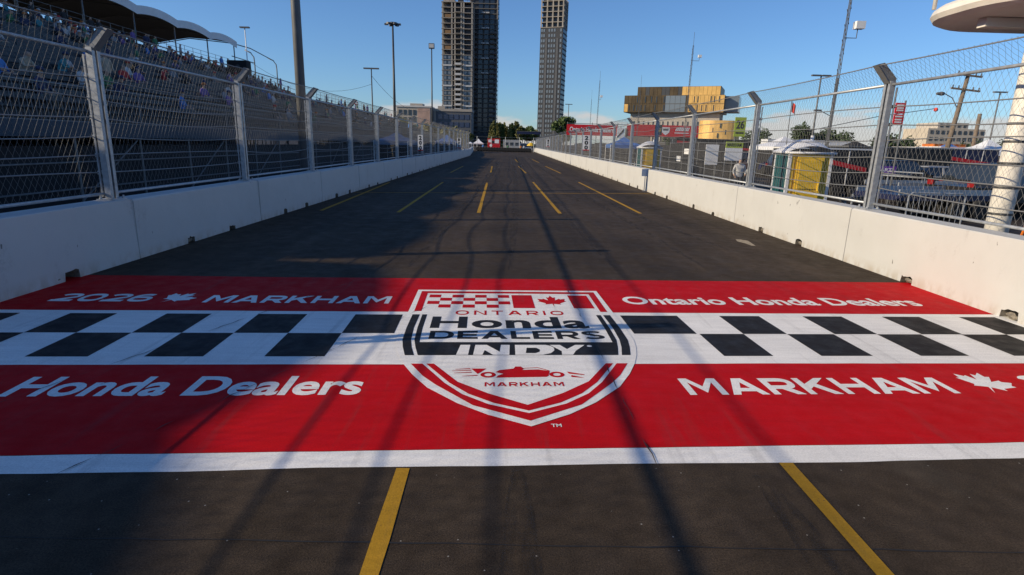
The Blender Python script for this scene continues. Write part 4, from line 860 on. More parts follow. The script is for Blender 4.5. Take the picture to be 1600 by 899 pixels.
# slack wires strung between the poles
mb = MB()
for a, b in (((-26.1, 60.5, 9.4), (-13.8, 60, 7.4)), ((-13.8, 60, 8.2), (-11.8, 90, 6.8)), ((-11.8, 90, 7.0), (-17, 200, 12))):
    mb.tube([tuple(a[i] + (b[i] - a[i]) * k / 12 - (1.6 * 4 * (k / 12) * (1 - k / 12) if i == 2 else 0) for i in range(3)) for k in range(13)], .016, 4)
tag(mb.build('overhead_wire', M_DARKSTEEL), 'slack overhead wire sagging between the left lamp posts', 'wire')
def mast(label, x, y, h, r=.035, lean=0., arms=()):
    t = thing('antenna_mast', label, 'mast', (x, y, 0)); mb = MB()
    for a in (0, 2.09, 4.19): mb.tube([(r * 2 * math.cos(a), r * 2 * math.sin(a), 0), (r * math.cos(a) + lean * h, r * math.sin(a), h)], r * .4, 4)
    for k in range(int(h / .5)): mb.tube([(r * 2 + lean * k * .5, 0, k * .5), (-r * 1.6 + lean * (k + 1) * .5, r, k * .5 + .5)], r * .3, 4)
    mb.build('lattice', M_GREYPOLE, t); MB().tube([(lean * h, 0, h - .1), (lean * h, 0, h + 1.2)], r * .35, 4).build('whip', M_GREYPOLE, t)
    for z, w in arms: MB().tube([(lean * z, 0, z), (lean * z + w, 0, z), (lean * z + w, 0, z + .35)], r * .5, 4).build('arm', M_GREYPOLE, t); MB().box(lean * z + w - .12, lean * z + w + .2, -.12, .12, z + .3, z + .55).build('camera_housing', M_WHITE, t)
    return t
mast('tall antenna mast with a white camera on its arm behind the right fence', 11.75, 22, 8.2, .035, .012, ((6.05, .42),))
mast('thin antenna mast in front of the gold building', 17.55, 60, 11.8, .05, .006, ((10.4, .7),)); mast('thin antenna mast with a whip left of the red banner middle', 11.5, 80, 10.4, .045, .012, ((8.0, .3),)); mast('short pale antenna mast left of the gold building', 10.6, 50, 6.6, .03, .012)
mast('thin whip mast beside the taller one above the red banner', 10.9, 82, 8.2, .03, .004)
t = pole('lamp_post', 'lamp post with twin flat heads behind the right fence', 'lamp post', 22.9, 45, 7.55, .09, .05, M_GREYPOLE); MB().box(-.7, -.05, -.12, .12, 7.5, 7.6).build('lamp_head', M_LAMP, t); MB().box(.05, .7, -.12, .12, 7.5, 7.6).build('lamp_head', M_LAMP, t)
t = pole('street_pole', 'dark bare pole standing right beside the twin headed lamp post', 'pole', 23.6, 44, 7.3, .10, .07, M_GREYPOLE); MB().tube([(0, 0, 4.6), (-.9, 0, 5.0)], .03, 5).build('arm', M_GREYPOLE, t); MB().box(-1.35, -.85, -.1, .1, 4.95, 5.08).build('lamp_head', M_LAMP, t)
t = pole('lamp_post', 'far lamp post with a flat head right of the slim dark tower', 'lamp post', 14.4, 150, 11.8, .12, .08, M_GREYPOLE); MB().box(-.9, .9, -.15, .15, 11.8, 11.95).build('lamp_head', M_LAMP, t)
t = pole('lamp_post', 'thin lamp post with a flat head near the right edge', 'lamp post', 40.5, 50, 7.2, .08, .05, M_GREYPOLE); MB().box(-.55, .55, -.12, .12, 7.2, 7.3).build('lamp_head', M_LAMP, t)
pole('street_pole', 'short dark pole stub right of the wooden utility pole', 'pole', 39.2, 50, 5.5, .17, .15, M_WOOD)
t = thing('utility_pole', 'leaning wooden utility pole with crossarms, transformers and a street lamp', 'utility pole', (33.1, 45, 0)); t.rotation_euler[1] = R(5)
MB().tube([(0, 0, 0), (0, 0, 4), (0, 0, 8.1)], [.19, .17, .13], 10).build('pole', M_WOOD, t, smooth=True)
for z, w in ((7.85, .95), (6.85, 1.1)):
    MB().beam((-w, -.14, z), (w, -.14, z), .10, .12).build('crossarm', M_WOOD, t)
    for x in (-w * .9, -w * .5, w * .5, w * .9): MB().lathe([(.03, 0), (.06, .05), (.03, .10), (.06, .15), (.02, .2)], 8, (x, -.14, z + .06)).build('insulator', M_GREYPOLE, t)
MB().tube([(0, 0, 5.4), (-.7, 0, 6.2), (-1.4, 0, 6.45)], .035, 6).build('lamp_arm', M_GREYPOLE, t); MB().lathe([(.02, 0), (.12, .06), (.15, .25), (.08, .6), (.02, .66)], 10).build('lamp_head', M_LAMP, t, (-1.35, 0, 6.42)).rotation_euler = (0, R(-95), 0)
M_REDFLAG = mat('red_flag', (.75, .06, .04), .7)
tag(MB().lathe([(.02, 0), (.13, .06), (.15, .16), (.11, .28), (.02, .3)], 7, (31.75, 44.8, 5.2)).build('warning_ball', M_REDFLAG), 'red marker ball hanging on the cable beside the utility pole', 'marker ball')
tag(MB().tube([(31.8, 44.8, 5.45), (27, 44, 4.7), (21, 43, 3.4)], .025, 5).build('guy_wire', M_DARKSTEEL), 'dark cable sloping down left from the utility pole', 'cable')
t = thing('flag_pole', 'thin pole with a red flag above the right fence', 'flag', (18.7, 40, 0)); MB().tube([(0, 0, 0), (-.05, 0, 5.3)], .025, 6).build('pole', M_GREYPOLE, t)
fl = MB(); V = [(.28 * i / 6, .05 * math.sin(i * 1.3), 5.25 - .6 * j / 3 - .04 * i) for j in range(4) for i in range(7)]; fl.add(V, [(j * 7 + i, j * 7 + i + 1, (j + 1) * 7 + i + 1, (j + 1) * 7 + i) for j in range(3) for i in range(6)]); fl.build('flag', M_REDFLAG, t, smooth=True)
# red sponsor sign on a pole
M_SIGNRED = mat('sign_red', (.60, .012, .02), .5, var=.06, vscale=3); M_SIGNW = mat('sign_white', (.78, .78, .78), .5)
t = thing('pole_sign', 'red double board sign with white lettering on a pole behind the right fence', 'sign', (14.35, 22.1, 0)); MB().tube([(.18, .05, 0), (.18, .05, 4.0)], .03, 6).build('pole', M_GREYPOLE, t)
MB().box(-.20, .17, -.02, .02, 3.12, 3.50).build('board', M_SIGNRED, t); MB().box(-.20, .17, -.02, .02, 3.53, 3.91).build('board', M_SIGNRED, t)
for z in (3.20, 3.29, 3.40, 3.62, 3.70, 3.80): MB().box(-.15, .10, -.028, -.021, z, z + .05).build('lettering', M_SIGNW, t)

# ------------------------------------------------------------------ distance boards
M_DIGIT = mat('board_black', (.02, .02, .02), .5)
def board(label, x, y, z, digits, s=1., nw=1.):
    t = thing('distance_board', label, 'sign', (x, y, 0)); w, h = .60 * s * nw, 1.24 * s; MB().box(-w / 2, w / 2, -.015, .015, z, z + h).build('panel', M_SIGNW, t); MB().box(-w / 2, w / 2, -.02, .02, z - .07, z - .005).build('foot_strip', M_SIGNRED, t)
    for k, d in enumerate(digits):
        z1 = z + h - .05 - k * h / 3; textobj(d, lambda a, b: (-w * .27 + w * .54 * a, -.019, z1 - h * .29 + h * .29 * b), M_DIGIT, t, .05)
board('white distance board reading 200 hung on the right fence', 6.80, 52.9, 1.72, '200'); board('white distance board reading 200 hung on the left fence', -6.20, 41.0, 1.50, '200', .80, .72)
board('white distance board reading 100 hung on the right fence far away', 6.8, 106, 1.7, '100'); board('white distance board reading 100 hung on the left fence far away', -6.30, 73, 1.45, '100', .9, .8)
t = thing('track_sensor', 'small pale blue plate on a thin stick in front of the right wall', 'sensor', (6.58, 28.3, 0)); MB().box(-.17, .17, -.02, .02, .72, 1.06).build('plate', mat('pale_blue_plate', (.42, .50, .62), .5), t); MB().tube([(0, 0, 0), (0, 0, .72)], .018, 6).build('stick', M_GALV, t); MB().box(-.1, .1, -.1, .1, 0, .02).build('foot', M_GALV, t)

# ------------------------------------------------------------------ flag stand over the right wall
M_FLAGST = mat('flag_stand_white', (.66, .63, .57), .5, var=.07, vscale=3, fleck=(9, .27, (.35, .2, .1)))
t = thing('flag_stand', 'white rounded flag stand platform jutting over the track at the upper right', 'flag stand', (7.62, 8.9, 0))
MB().tube([(0, 0, 0), (0, 0, 2), (0, 0, 4.05)], .155, 20).build('column', M_FLAGST, t, smooth=True)
for z in (1.22, 1.62, 1.98, 2.30, 2.56): MB().lathe([(.158, 0), (.166, .006), (.166, .03), (.158, .036)], 20, (0, 0, z)).build('strap', M_DARKSTEEL, t)
V = []; xa, xb, ya, yb, r_ = -1.32, 3.2, -1.2, 1.2, 1.0
for cx, cy, a0 in ((xb - .3, yb - .3, 0), (xa + r_, yb - r_, 90), (xa + r_, ya + r_, 180), (xb - .3, ya + .3, 270)):
    rr_ = r_ if cx < 0 else .3
    for k in range(9): a = R(a0 + 90 * k / 8); V.append((cx + rr_ * math.cos(a), cy + rr_ * math.sin(a)))
pl = MB(); n = len(V); cx_, cy_ = .8, 0.
prof = [(.86, 4.02), (.93, 4.035), (.98, 4.075), (1.0, 4.14), (.99, 4.21), (.955, 4.27), (.90, 4.29)]
P_ = []
for s_, z in prof: P_ += [(cx_ + (x - cx_) * s_, cy_ + (y - cy_) * s_, z) for x, y in V]
F_ = [(i * n + k, i * n + (k + 1) % n, (i + 1) * n + (k + 1) % n, (i + 1) * n + k) for i in range(len(prof) - 1) for k in range(n)] + [tuple(range(n - 1, -1, -1)), tuple((len(prof) - 1) * n + k for k in range(n))]
pl.add(P_, F_); pl.build('platform', M_FLAGST, t, smooth=False)
for x, y in ((-1.15, .7), (-1.15, -.7), (.3, -1.0), (.3, 1.0), (1.8, -1.0), (1.8, 1.0)): MB().tube([(x, y, 4.26), (x, y, 5.3)], .03, 8).build('rail_post', M_FLAGST, t, smooth=True)
MB().tube([(1.8, -1.0, 5.3), (-.9, -1.0, 5.3), (-1.15, -.7, 5.3), (-1.15, .7, 5.3), (-.9, 1.0, 5.3), (1.8, 1.0, 5.3)], .025, 8).build('hand_rail', M_FLAGST, t, smooth=True)
MB().beam((-.9, 0, 3.95), (2.9, 0, 3.95), .16, .12).build('bearer', M_FLAGST, t); MB().tube([(2.4, 0, 0), (2.4, 0, 4.0)], .12, 14).build('column', M_FLAGST, t, smooth=True)

# ------------------------------------------------------------------ portable toilets
M_TEAL = mat('toilet_teal', (.012, .085, .095), .5, var=.1, vscale=4); M_TYEL = mat('toilet_yellow', (.62, .40, .02), .5, var=.1, vscale=4); M_TROOF = mat('toilet_roof', (.62, .63, .66), .45)
def toilet(label, x, y, rz):
    t = thing('portable_toilet', label, 'toilet', (x, y, 0), rz, 'portable toilets behind the right fence'); w = .56
    for nm, m, faces in (('side_wall', M_TEAL, [(-w, -w, -w, w), (w, -w, w, w)]), ('front_wall', M_TYEL, [(-w, -w, w, -w)]), ('rear_wall', M_TEAL, [(-w, w, w, w)])):
        for x0, y0, x1, y1 in faces:
            mb = MB(); k = 9; dx, dy = (x1 - x0) / k, (y1 - y0) / k; nx, ny = -dy, dx; l = math.hypot(nx, ny); nx, ny = nx / l * .02, ny / l * .02
            for i in range(k):
                s_ = 1 if i % 2 else 0; mb.beam((x0 + dx * (i + .5) + nx * s_, y0 + dy * (i + .5) + ny * s_, .12), (x0 + dx * (i + .5) + nx * s_, y0 + dy * (i + .5) + ny * s_, 2.06), abs(dx) + .004 if abs(dx) > abs(dy) else .05, abs(dy) + .004 if abs(dy) > abs(dx) else .05, 0, (0, 1, 0))
            mb.build(nm, m, t)
    d = MB(); d.box(-.36, .36, -.64, -.60, .16, 1.98).box(-.30, .30, -.665, -.64, .25, .95).box(-.30, .30, -.665, -.64, 1.05, 1.85); d = d.build('door', M_TYEL, t); MB().tube([(.26, -.70, 1.0), (.26, -.70, 1.25)], .035, 6).build('handle', M_TYEL, d)
    for x0, y0 in ((-w, -w), (w, -w), (-w, w), (w, w)): MB().box(x0 - .04, x0 + .04, y0 - .04, y0 + .04, .1, 2.1).build('corner_post', M_TROOF, t)
    MB().box(-.62, .62, -.66, .62, 0, .12).build('skid', M_DARKSTEEL, t)
    rf = MB(); q = 10; V = [(-.66 + 1.32 * i / q, -.68 + 1.36 * j / q, 2.08 + .36 * (1 - ((i / q - .5) * 2) ** 2) * (1 - .55 * ((j / q - .5) * 2) ** 2)) for j in range(q + 1) for i in range(q + 1)]
    rf.add(V, [(j * 11 + i, j * 11 + i + 1, (j + 1) * 11 + i + 1, (j + 1) * 11 + i) for j in range(q) for i in range(q)]); rf.box(-.66, .66, -.68, .68, 2.02, 2.08); rf.build('roof', M_TROOF, t, smooth=True); MB().tube([(.3, .3, 2.2), (.3, .3, 2.55)], .05, 8).build('vent_pipe', M_TROOF, t); return t
toilet('teal and yellow portable toilet close behind the right fence', 8.62, 17.3, R(-6)); toilet('teal and yellow portable toilet farther along behind the right fence', 8.45, 35.8, R(0))

# ------------------------------------------------------------------ red banner gantry, screens and signs
M_TRUSS = M_SCAF
t = thing('banner_gantry', 'long red banner with white lettering on a scaffold frame behind the right fence', 'banner', (6.6, 70, 0))
for x in (0.1, 3., 6.0, 7.1, 9.8, 12.6, 15.4): MB().tube([(x, .12, 0), (x, .12, 4.7)], .04, 6).build('leg', M_TRUSS, t)
for z in (3.3, 4.55): MB().tube([(0, .1, z), (15.5, .1, z)], .03, 6).build('rail', M_TRUSS, t)
b1 = MB().box(0, 6.0, -.02, .02, 3.22, 4.44).build('banner_sheet', M_SIGNRED, t); textobj('Ontario Honda Dealers', lambda a, b: (.35 + 5.2 * a, -.03, 3.62 + .55 * b), M_SIGNW, b1, .03)
b2 = MB().box(7.1, 15.5, -.02, .02, 3.32, 4.62).build('banner_sheet', M_SIGNRED, t)
mb = MB(); mb.add([(x, -.03, z) for x, z in ((11.2, 4.38), (12.1, 4.38), (12.1, 3.85), (11.9, 3.65), (11.65, 3.5), (11.4, 3.65), (11.2, 3.85))], [tuple(range(7))]); mb.build('shield_mark', M_SIGNW, b2); mb = MB(); mb.add([(x, -.035, z) for x, z in ((11.32, 4.2), (11.98, 4.2), (11.95, 4.0), (11.35, 4.0))], [(0, 1, 2, 3)]); mb.build('shield_bar', M_GREYPOLE, b2)
for k in range(8): mb = MB(); mb.add([(12.75 + k * .2, -.03, 4.0), (12.9 + k * .2, -.03, 4.0), (12.98 + k * .2, -.03, 4.2), (12.83 + k * .2, -.03, 4.2)], [(0, 1, 2, 3)]); mb.add([(12.85 + k * .2, -.03, 4.22), (13.0 + k * .2, -.03, 4.22), (13.08 + k * .2, -.03, 4.4), (12.93 + k * .2, -.03, 4.4)], [(0, 1, 2, 3)]); mb.build('checker_mark', M_SIGNW, b2)
MB().box(12.7, 14.4, -.032, -.025, 3.72, 3.82).build('checker_bar', M_SIGNW, b2)
t = thing('tyre_sign', 'black and white chequered sign hung in the gap of the red banner', 'sign', (12.95, 69.9, 0)); MB().tube([(0, .05, 0), (0, .05, 4.3)], .04, 6).build('pole', M_TRUSS, t); MB().box(-.45, .45, -.03, .03, 3.0, 4.2).build('panel', M_SIGNW, t)
for k in range(5): MB().beam((-.4 + .15 * k, -.04, 3.1 + .12 * k), (-.05 + .1 * k, -.04, 3.5 + .14 * k), .10, .02, 0, (0, 1, 0)).build('stripe', M_DIGIT, t)
t = thing('pole_sign', 'small black board with a yellow mark in front of the red banner', 'sign', (16.4, 66, 0)); MB().tube([(0, .04, 0), (0, .04, 4.4)], .035, 6).build('pole', M_TRUSS, t); MB().box(-.4, .4, -.02, .02, 3.4, 4.5).build('panel', M_DIGIT, t); MB().lathe([(.25, 0), (.25, .02), (.02, .025)], 12).build('mark', M_TYEL, t, (0, -.02, 3.95)).rotation_euler = (R(90), 0, 0)
M_LIME = mat('sign_lime', (.36, .46, .03), .5, var=.05)
t = thing('pole_sign', 'lime green square sign with the number 26 on a pole', 'sign', (11.55, 30, 0)); MB().tube([(-.2, .03, 0), (-.2, .03, 3.6)], .025, 6).build('pole', M_TRUSS, t); MB().box(-.28, .28, -.02, .02, 2.72, 3.66).build('panel', M_LIME, t); textobj('26', lambda a, b: (-.2 + .4 * a, -.025, 3.10 + .42 * b), M_DIGIT, t, .03); MB().box(-.2, .2, -.026, -.021, 2.86, 2.94).build('line', M_DIGIT, t)
t = thing('info_board', 'white board with a lime header standing behind the right fence', 'sign', (11.0, 29, 0)); MB().box(-.42, .42, -.02, .02, 1.55, 2.15).build('panel', M_SIGNW, t); MB().box(-.42, .42, -.02, .02, 2.16, 2.45).build('header', M_LIME, t); textobj('MARKHAM', lambda a, b: (-.36 + .7 * a, -.025, 2.22 + .16 * b), M_DIGIT, t, .02)
for x in (-.38, .38): MB().tube([(x, .04, 0), (x, .04, 2.4)], .025, 6).build('leg', M_TRUSS, t)
t = thing('info_board', 'plain white panel standing left of the lime headed board', 'sign', (10.3, 30, 0)); MB().box(-.35, .3, -.02, .02, 1.3, 2.3).build('panel', M_SIGNW, t)
for x in (-.3, .25): MB().tube([(x, .04, 0), (x, .04, 2.3)], .025, 6).build('leg', M_TRUSS, t)
t = thing('screen_fence', 'low fence clad in black cloth running along the paddock edge', 'fence', (11.6, 30, 0)); 
for k in range(24):
    MB().tube([(0, k * 3.2, 0), (0, k * 3.2, 2.45)], .03, 6).build('post', M_TRUSS, t); MB().box(-.012, .012, k * 3.2 + .04, k * 3.2 + 3.16, .1, 2.35 + .1 * math.sin(k)).build('cloth', M_BLACK, t)
for z, x in ((1.7, 8.2), (1.2, 9.9)): MB().box(-.03, -.013, x, x + 1.0, z, z + .35).build('notice', M_SIGNW, t)

# ------------------------------------------------------------------ vehicles and paddock
PAINT = {k: mat('car_' + k, c, .42, 0, var=.06, vscale=2, spec=.35) for k, c in dict(black=(.012, .012, .014), white=(.66, .66, .66), silver=(.34, .35, .36), red=(.50, .015, .02), blue=(.03, .08, .28), navy=(.015, .02, .06), grey=(.12, .125, .13), green=(.02, .16, .11), orange=(.62, .16, .02), purple=(.12, .03, .30)).items()}
M_TYRE = mat('tyre', (.018, .018, .018), .85); M_RIM = mat('rim', (.42, .42, .43), .35, .7); M_CARGLASS = mat('car_glass', (.02, .025, .03), .08, spec=.8); M_LIGHT = mat('tail_light', (.22, .01, .01), .3); M_HEAD = mat('head_light', (.7, .7, .68), .2)
TYRE_ME = MB().lathe([(.20, -.11), (.30, -.115), (.33, -.07), (.33, .07), (.30, .115), (.20, .11)], 16).mesh('tyre', M_TYRE, True); RIM_ME = MB().lathe([(.205, -.09), (.05, -.06), (.05, .06), (.205, .09)], 10).mesh('rim', M_RIM)
def wheel(parent, x, y, r=.33):
    w = link('wheel', None, parent, (x, y, r)); w.rotation_euler = (R(90), 0, 0); w.scale = (r / .33,) * 3; link('tyre', TYRE_ME, w); link('rim', RIM_ME, w)
CARP = dict(sedan=([(-2.25, .32), (-2.28, .62), (-2.18, .88), (-1.5, .95), (1.0, .93), (1.9, .80), (2.25, .62), (2.28, .34)], [(-1.75, .93), (-1.1, 1.40), (.35, 1.43), (1.15, .92)], .88, (-1.38, 1.38), .33),
            suv=([(-2.3, .40), (-2.32, .8), (-2.28, 1.05), (1.05, 1.06), (2.0, .98), (2.3, .75), (2.32, .42)], [(-2.2, 1.04), (-2.0, 1.70), (.35, 1.74), (1.15, 1.05)], .95, (-1.42, 1.42), .38),
            pickup=([(-2.7, .50), (-2.72, 1.02), (-.75, 1.04), (1.3, 1.08), (2.4, 1.02), (2.68, .8), (2.7, .5)], [(-.72, 1.03), (-.55, 1.78), (.75, 1.80), (1.4, 1.07)], .98, (-1.75, 1.75), .40),
            van=([(-2.5, .40), (-2.52, 1.15), (1.6, 1.15), (2.3, 1.0), (2.5, .7), (2.5, .42)], [(-2.48, 1.14), (-2.42, 2.1), (.9, 2.15), (1.75, 1.14)], 1.0, (-1.55, 1.55), .36))
def car(label, loc, rz, kind, col, group=None, name='parked_car'):
    bp, cp, hw, ax, wr = CARP[kind]; t = thing(name, label, 'car', loc, rz, group); b = MB(); n = len(bp)
    out = []                                        # lower outline with wheel arches cut in
    for x in ax: out += [(x + wr * 1.18 * math.cos(a), max(bp[0][1], wr + wr * 1.18 * math.sin(a))) for a in [math.pi * (1 - i / 7) for i in range(8)]]
    prof = [(-2.2 if kind == 'sedan' else bp[0][0] + .05, bp[0][1])] + out + [(bp[-1][0] - .05, bp[-1][1])] + bp[::-1][:-1] + [bp[0]]
    m = len(prof); V = []
    for y, s_ in ((-hw, .97), (-hw * .96, 1.), (hw * .96, 1.), (hw, .97)): pass
    b.add([(x, -hw, z) for x, z in prof] + [(x, hw, z) for x, z in prof], [tuple(range(m)), tuple(range(2 * m - 1, m - 1, -1))] + [(i, m + i, m + (i + 1) % m, (i + 1) % m) for i in range(m)]); b.build('body', PAINT[col], t)
    c = MB(); k = len(cp); c.add([(x, -hw * (.97 if z < cp[1][1] - .1 else .80), z) for x, z in cp] + [(x, hw * (.97 if z < cp[1][1] - .1 else .80), z) for x, z in cp], [tuple(range(k)), tuple(range(2 * k - 1, k - 1, -1))] + [(i, k + i, k + (i + 1) % k, (i + 1) % k) for i in range(k)]); cb = c.build('cabin', M_CARGLASS, t)
    r = MB(); q = .82 * hw; z1 = cp[1][1]; r.add([(cp[1][0] - .03, -q, z1 + .005), (cp[2][0] + .03, -q, cp[2][1] + .005), (cp[2][0] + .03, q, cp[2][1] + .005), (cp[1][0] - .03, q, z1 + .005), (cp[1][0] + .1, -q * .9, z1 + .05), (cp[2][0] - .1, -q * .9, cp[2][1] + .05), (cp[2][0] - .1, q * .9, cp[2][1] + .05), (cp[1][0] + .1, q * .9, z1 + .05)], [(0, 1, 5, 4), (1, 2, 6, 5), (2, 3, 7, 6), (3, 0, 4, 7), (4, 5, 6, 7)]); r.build('roof', PAINT[col], t)
    for s_ in (-1, 1):
        xm = (cp[1][0] + cp[2][0]) / 2; MB().beam((xm, s_ * hw * .985, cp[0][1]), (xm, s_ * hw * .82, z1), .09, .03).build('pillar', PAINT[col], t); MB().box(cp[3][0] - .25, cp[3][0] - .08, s_ * hw - (.16 if s_ < 0 else 0), s_ * hw + (.16 if s_ > 0 else 0), cp[0][1], cp[0][1] + .13).build('mirror', PAINT[col], t)
        MB().box(bp[-2][0] - .14, bp[-2][0] + .01, s_ * hw * .75 - .16, s_ * hw * .75 + .16, bp[-2][1] - .02, bp[-2][1] + .12).build('headlight', M_HEAD, t); MB().box(bp[1][0] - .01, bp[1][0] + .08, s_ * hw * .8 - .12, s_ * hw * .8 + .12, bp[1][1], bp[1][1] + .18).build('tail_light', M_LIGHT, t)
        for x in ax: wheel(t, x, s_ * (hw - .10), wr)
    return t
def race_livery(t, hw=.88):
    for s_ in (-1, 1):
        y = s_ * (hw + .006)
        for poly, m in (([(-2.2, .5), (-1.9, .88), (-1.2, .93), (-.6, .55)], PAINT['white']), ([(-.55, .36), (-.2, .9), (.9, .9), (.4, .36)], PAINT['purple']), ([(-2.15, .62), (-1.7, .82), (-1.0, .72), (-1.9, .6)], PAINT['red']), ([(1.2, .75), (1.9, .72), (2.2, .55), (1.8, .62)], PAINT['red'])):
            mb = MB(); mb.add([(x, y, z) for x, z in (poly if s_ > 0 else poly[::-1])], [tuple(range(len(poly)))]); mb.build('livery_patch', m, t)
    MB().box(-2.35, -2.05, -.8, .8, 1.12, 1.16).build('rear_wing', PAINT['purple'], t)
    for y in (-.5, .5): MB().box(-2.2, -2.14, y - .02, y + .02, .85, 1.12).build('wing_strut', M_DARKSTEEL, t)
def trailer(label, loc, rz, L_, W_, H_, col, stripe=None, roof=None, name='box_trailer', cat='trailer', awn=None):
    t = thing(name, label, cat, loc, rz); MB().box(0, L_, 0, W_, .55, H_).build('box', PAINT[col], t); MB().box(-.04, L_ + .04, -.04, W_ + .04, H_, H_ + .07).build('roof', PAINT[roof or col], t); MB().box(.1, L_ - .1, .2, W_ - .2, .42, .55).build('chassis', M_DARKSTEEL, t)
    for x in (L_ * .6, L_ * .6 + .85):
        for y in (.12, W_ - .12): wheel(t, x, y, .36)
    MB().beam((0, W_ / 2, .5), (-1.1, W_ / 2, .5), .12, .12).build('drawbar', M_DARKSTEEL, t); MB().box(L_, L_ + .02, .15, W_ - .15, .65, H_ - .15).build('rear_door', PAINT[roof or col], t)
    for k in range(int(L_ / 1.2)): MB().box(k * 1.2 + .05, k * 1.2 + .09, -.02, 0, .6, H_ - .03).build('panel_seam', PAINT[roof or col], t)
    if stripe:
        mb = MB(); mb.add([(.2, -.025, H_ * .82), (L_ - .2, -.025, H_ * .55), (L_ - .2, -.025, H_ * .64), (.2, -.025, H_ * .92)], [(0, 1, 2, 3)]); mb.build('stripe', PAINT[stripe], t)
    if awn: MB().add([(0, 0, H_ - .1), (L_, 0, H_ - .1), (L_, -2.4, H_ - .6), (0, -2.4, H_ - .6), (0, 0, H_ - .05), (L_, 0, H_ - .05), (L_, -2.4, H_ - .55), (0, -2.4, H_ - .55)], [(0, 1, 2, 3), (7, 6, 5, 4), (3, 2, 6, 7), (0, 3, 7, 4), (1, 5, 6, 2)]).build('awning', PAINT[awn], t)
    return t
def flatbed(label, loc, rz, L_, W_, col):
    t = thing('flatbed_trailer', label, 'trailer', loc, rz); MB().box(0, L_, 0, W_, .62, .80).build('deck', PAINT[col], t)
    for y in (.06, W_ - .1): MB().box(0, L_, y, y + .05, .80, .98).build('side_rail', M_GALV, t)
    for x in (L_ * .5, L_ * .5 + .85):
        for y in (.0, W_): wheel(t, x, y, .33)
    MB().beam((0, W_ / 2, .68), (-1.4, W_ / 2, .55), .12, .12).build('drawbar', M_DARKSTEEL, t); MB().tube([(-1.2, W_ / 2, .6), (-1.2, W_ / 2, 0)], .04, 6).build('jack', M_GALV, t)
    MB().tube([(L_ * .2, .1, .8), (L_ * .2, .1, 1.35), (L_ * .2, W_ - .1, 1.35), (L_ * .2, W_ - .1, .8)], .03, 6).build('hoop', M_GALV, t); return t
def tent(label, x, y, w, hw_, ht, col, rz=0., group=None, walls=None, d=None):
    t = thing('canopy_tent', label, 'tent', (x, y, 0), rz, group); d = d or w; m = col
    for a in (-1, 1):
        for b in (-1, 1): MB().tube([(a * w / 2, b * d / 2, 0), (a * w / 2, b * d / 2, hw_)], .03, 6).build('leg', M_WHITE, t)
    rf = MB(); V = [(-w / 2, -d / 2, hw_), (w / 2, -d / 2, hw_), (w / 2, d / 2, hw_), (-w / 2, d / 2, hw_), (-w * .2, -d * .2, hw_ + (ht - hw_) * .45), (w * .2, -d * .2, hw_ + (ht - hw_) * .45), (w * .2, d * .2, hw_ + (ht - hw_) * .45), (-w * .2, d * .2, hw_ + (ht - hw_) * .45), (0, 0, ht)]
    rf.add(V, [(0, 1, 5, 4), (1, 2, 6, 5), (2, 3, 7, 6), (3, 0, 4, 7), (4, 5, 8), (5, 6, 8), (6, 7, 8), (7, 4, 8)]); rf.build('roof', m, t)
    va = MB()
    for (x0, y0), (x1, y1) in (((-1, -1), (1, -1)), ((1, -1), (1, 1)), ((1, 1), (-1, 1)), ((-1, 1), (-1, -1))): va.add([(x0 * w / 2 * 1.005, y0 * d / 2 * 1.005, hw_ - .28), (x1 * w / 2 * 1.005, y1 * d / 2 * 1.005, hw_ - .28), (x1 * w / 2 * 1.005, y1 * d / 2 * 1.005, hw_ + .01), (x0 * w / 2 * 1.005, y0 * d / 2 * 1.005, hw_ + .01)], [(0, 1, 2, 3)])
    va.build('valance', m, t)
    if walls:
        for x0 in (-1, 1): MB().box(x0 * w / 2 - .02, x0 * w / 2 + .02, -d / 2 + .05, d / 2 - .05, 0, hw_ - .3).build('side_wall', walls, t)
        MB().box(-w / 2 + .05, w / 2 - .05, d / 2 - .02, d / 2 + .02, 0, hw_ - .3).build('side_wall', walls, t)
    return t
M_TBLUE = mat('tent_blue', (.04, .13, .38), .7); M_TDB = mat('tent_dusk_blue', (.10, .17, .27), .7); M_TW = mat('tent_white', (.66, .67, .70), .6); M_TRED = mat('tent_red', (.5, .02, .02), .7)
tent('dusky blue canopy tent with dark walls behind the left fence', -8.5, 44.5, 2.4, 2.05, 2.7, M_TDB, 0, None, M_BLACK, 4.5)
tent('second blue tent farther behind the left fence', -8.3, 78, 2.6, 2.1, 3.0, M_TBLUE, 0, None, M_BLACK, 4)
tent('blue peaked tent between the right fence and the red banner', 9.6, 50, 2.6, 2.2, 2.9, M_TBLUE)
tent('blue flat tent among the parked trucks at the far right', 46, 62, 4.2, 2.3, 3.3, M_TBLUE); tent('white peaked tent near the big white column', 38, 47, 3.2, 2.4, 3.4, M_TW)
tent('white roofed awning tent behind the nearer portable toilet', 24, 52, 4.0, 2.4, 3.3, M_TW, .1, None, M_BLACK); tent('black tent left of the parked trucks', 28, 48, 4.0, 2.2, 3.0, M_BLACK, .1)
t = race = car('white, red and purple racing saloon parked in the paddock', (44.5, 58, 0), R(4), 'sedan', 'navy', name='racing_car'); race_livery(t)
flatbed('navy decked flatbed trailer close behind the right fence', (12.6, 18.6, 0), R(12), 4.6, 1.9, 'navy'); flatbed('black flatbed trailer beyond the navy one', (15.6, 23.2, 0), R(8), 5.2, 2.0, 'black')
trailer('black box trailer with white roof and red stripe behind the right fence', (13.2, 27.0, 0), R(4), 3.6, 2.2, 2.2, 'black', 'red', 'white'); trailer('red and white exhibition trailer with awning at the far right', (36.5, 50, 0), R(2), 9, 2.4, 2.7, 'red', 'white', 'white', 'exhibition_trailer', 'trailer', 'red')
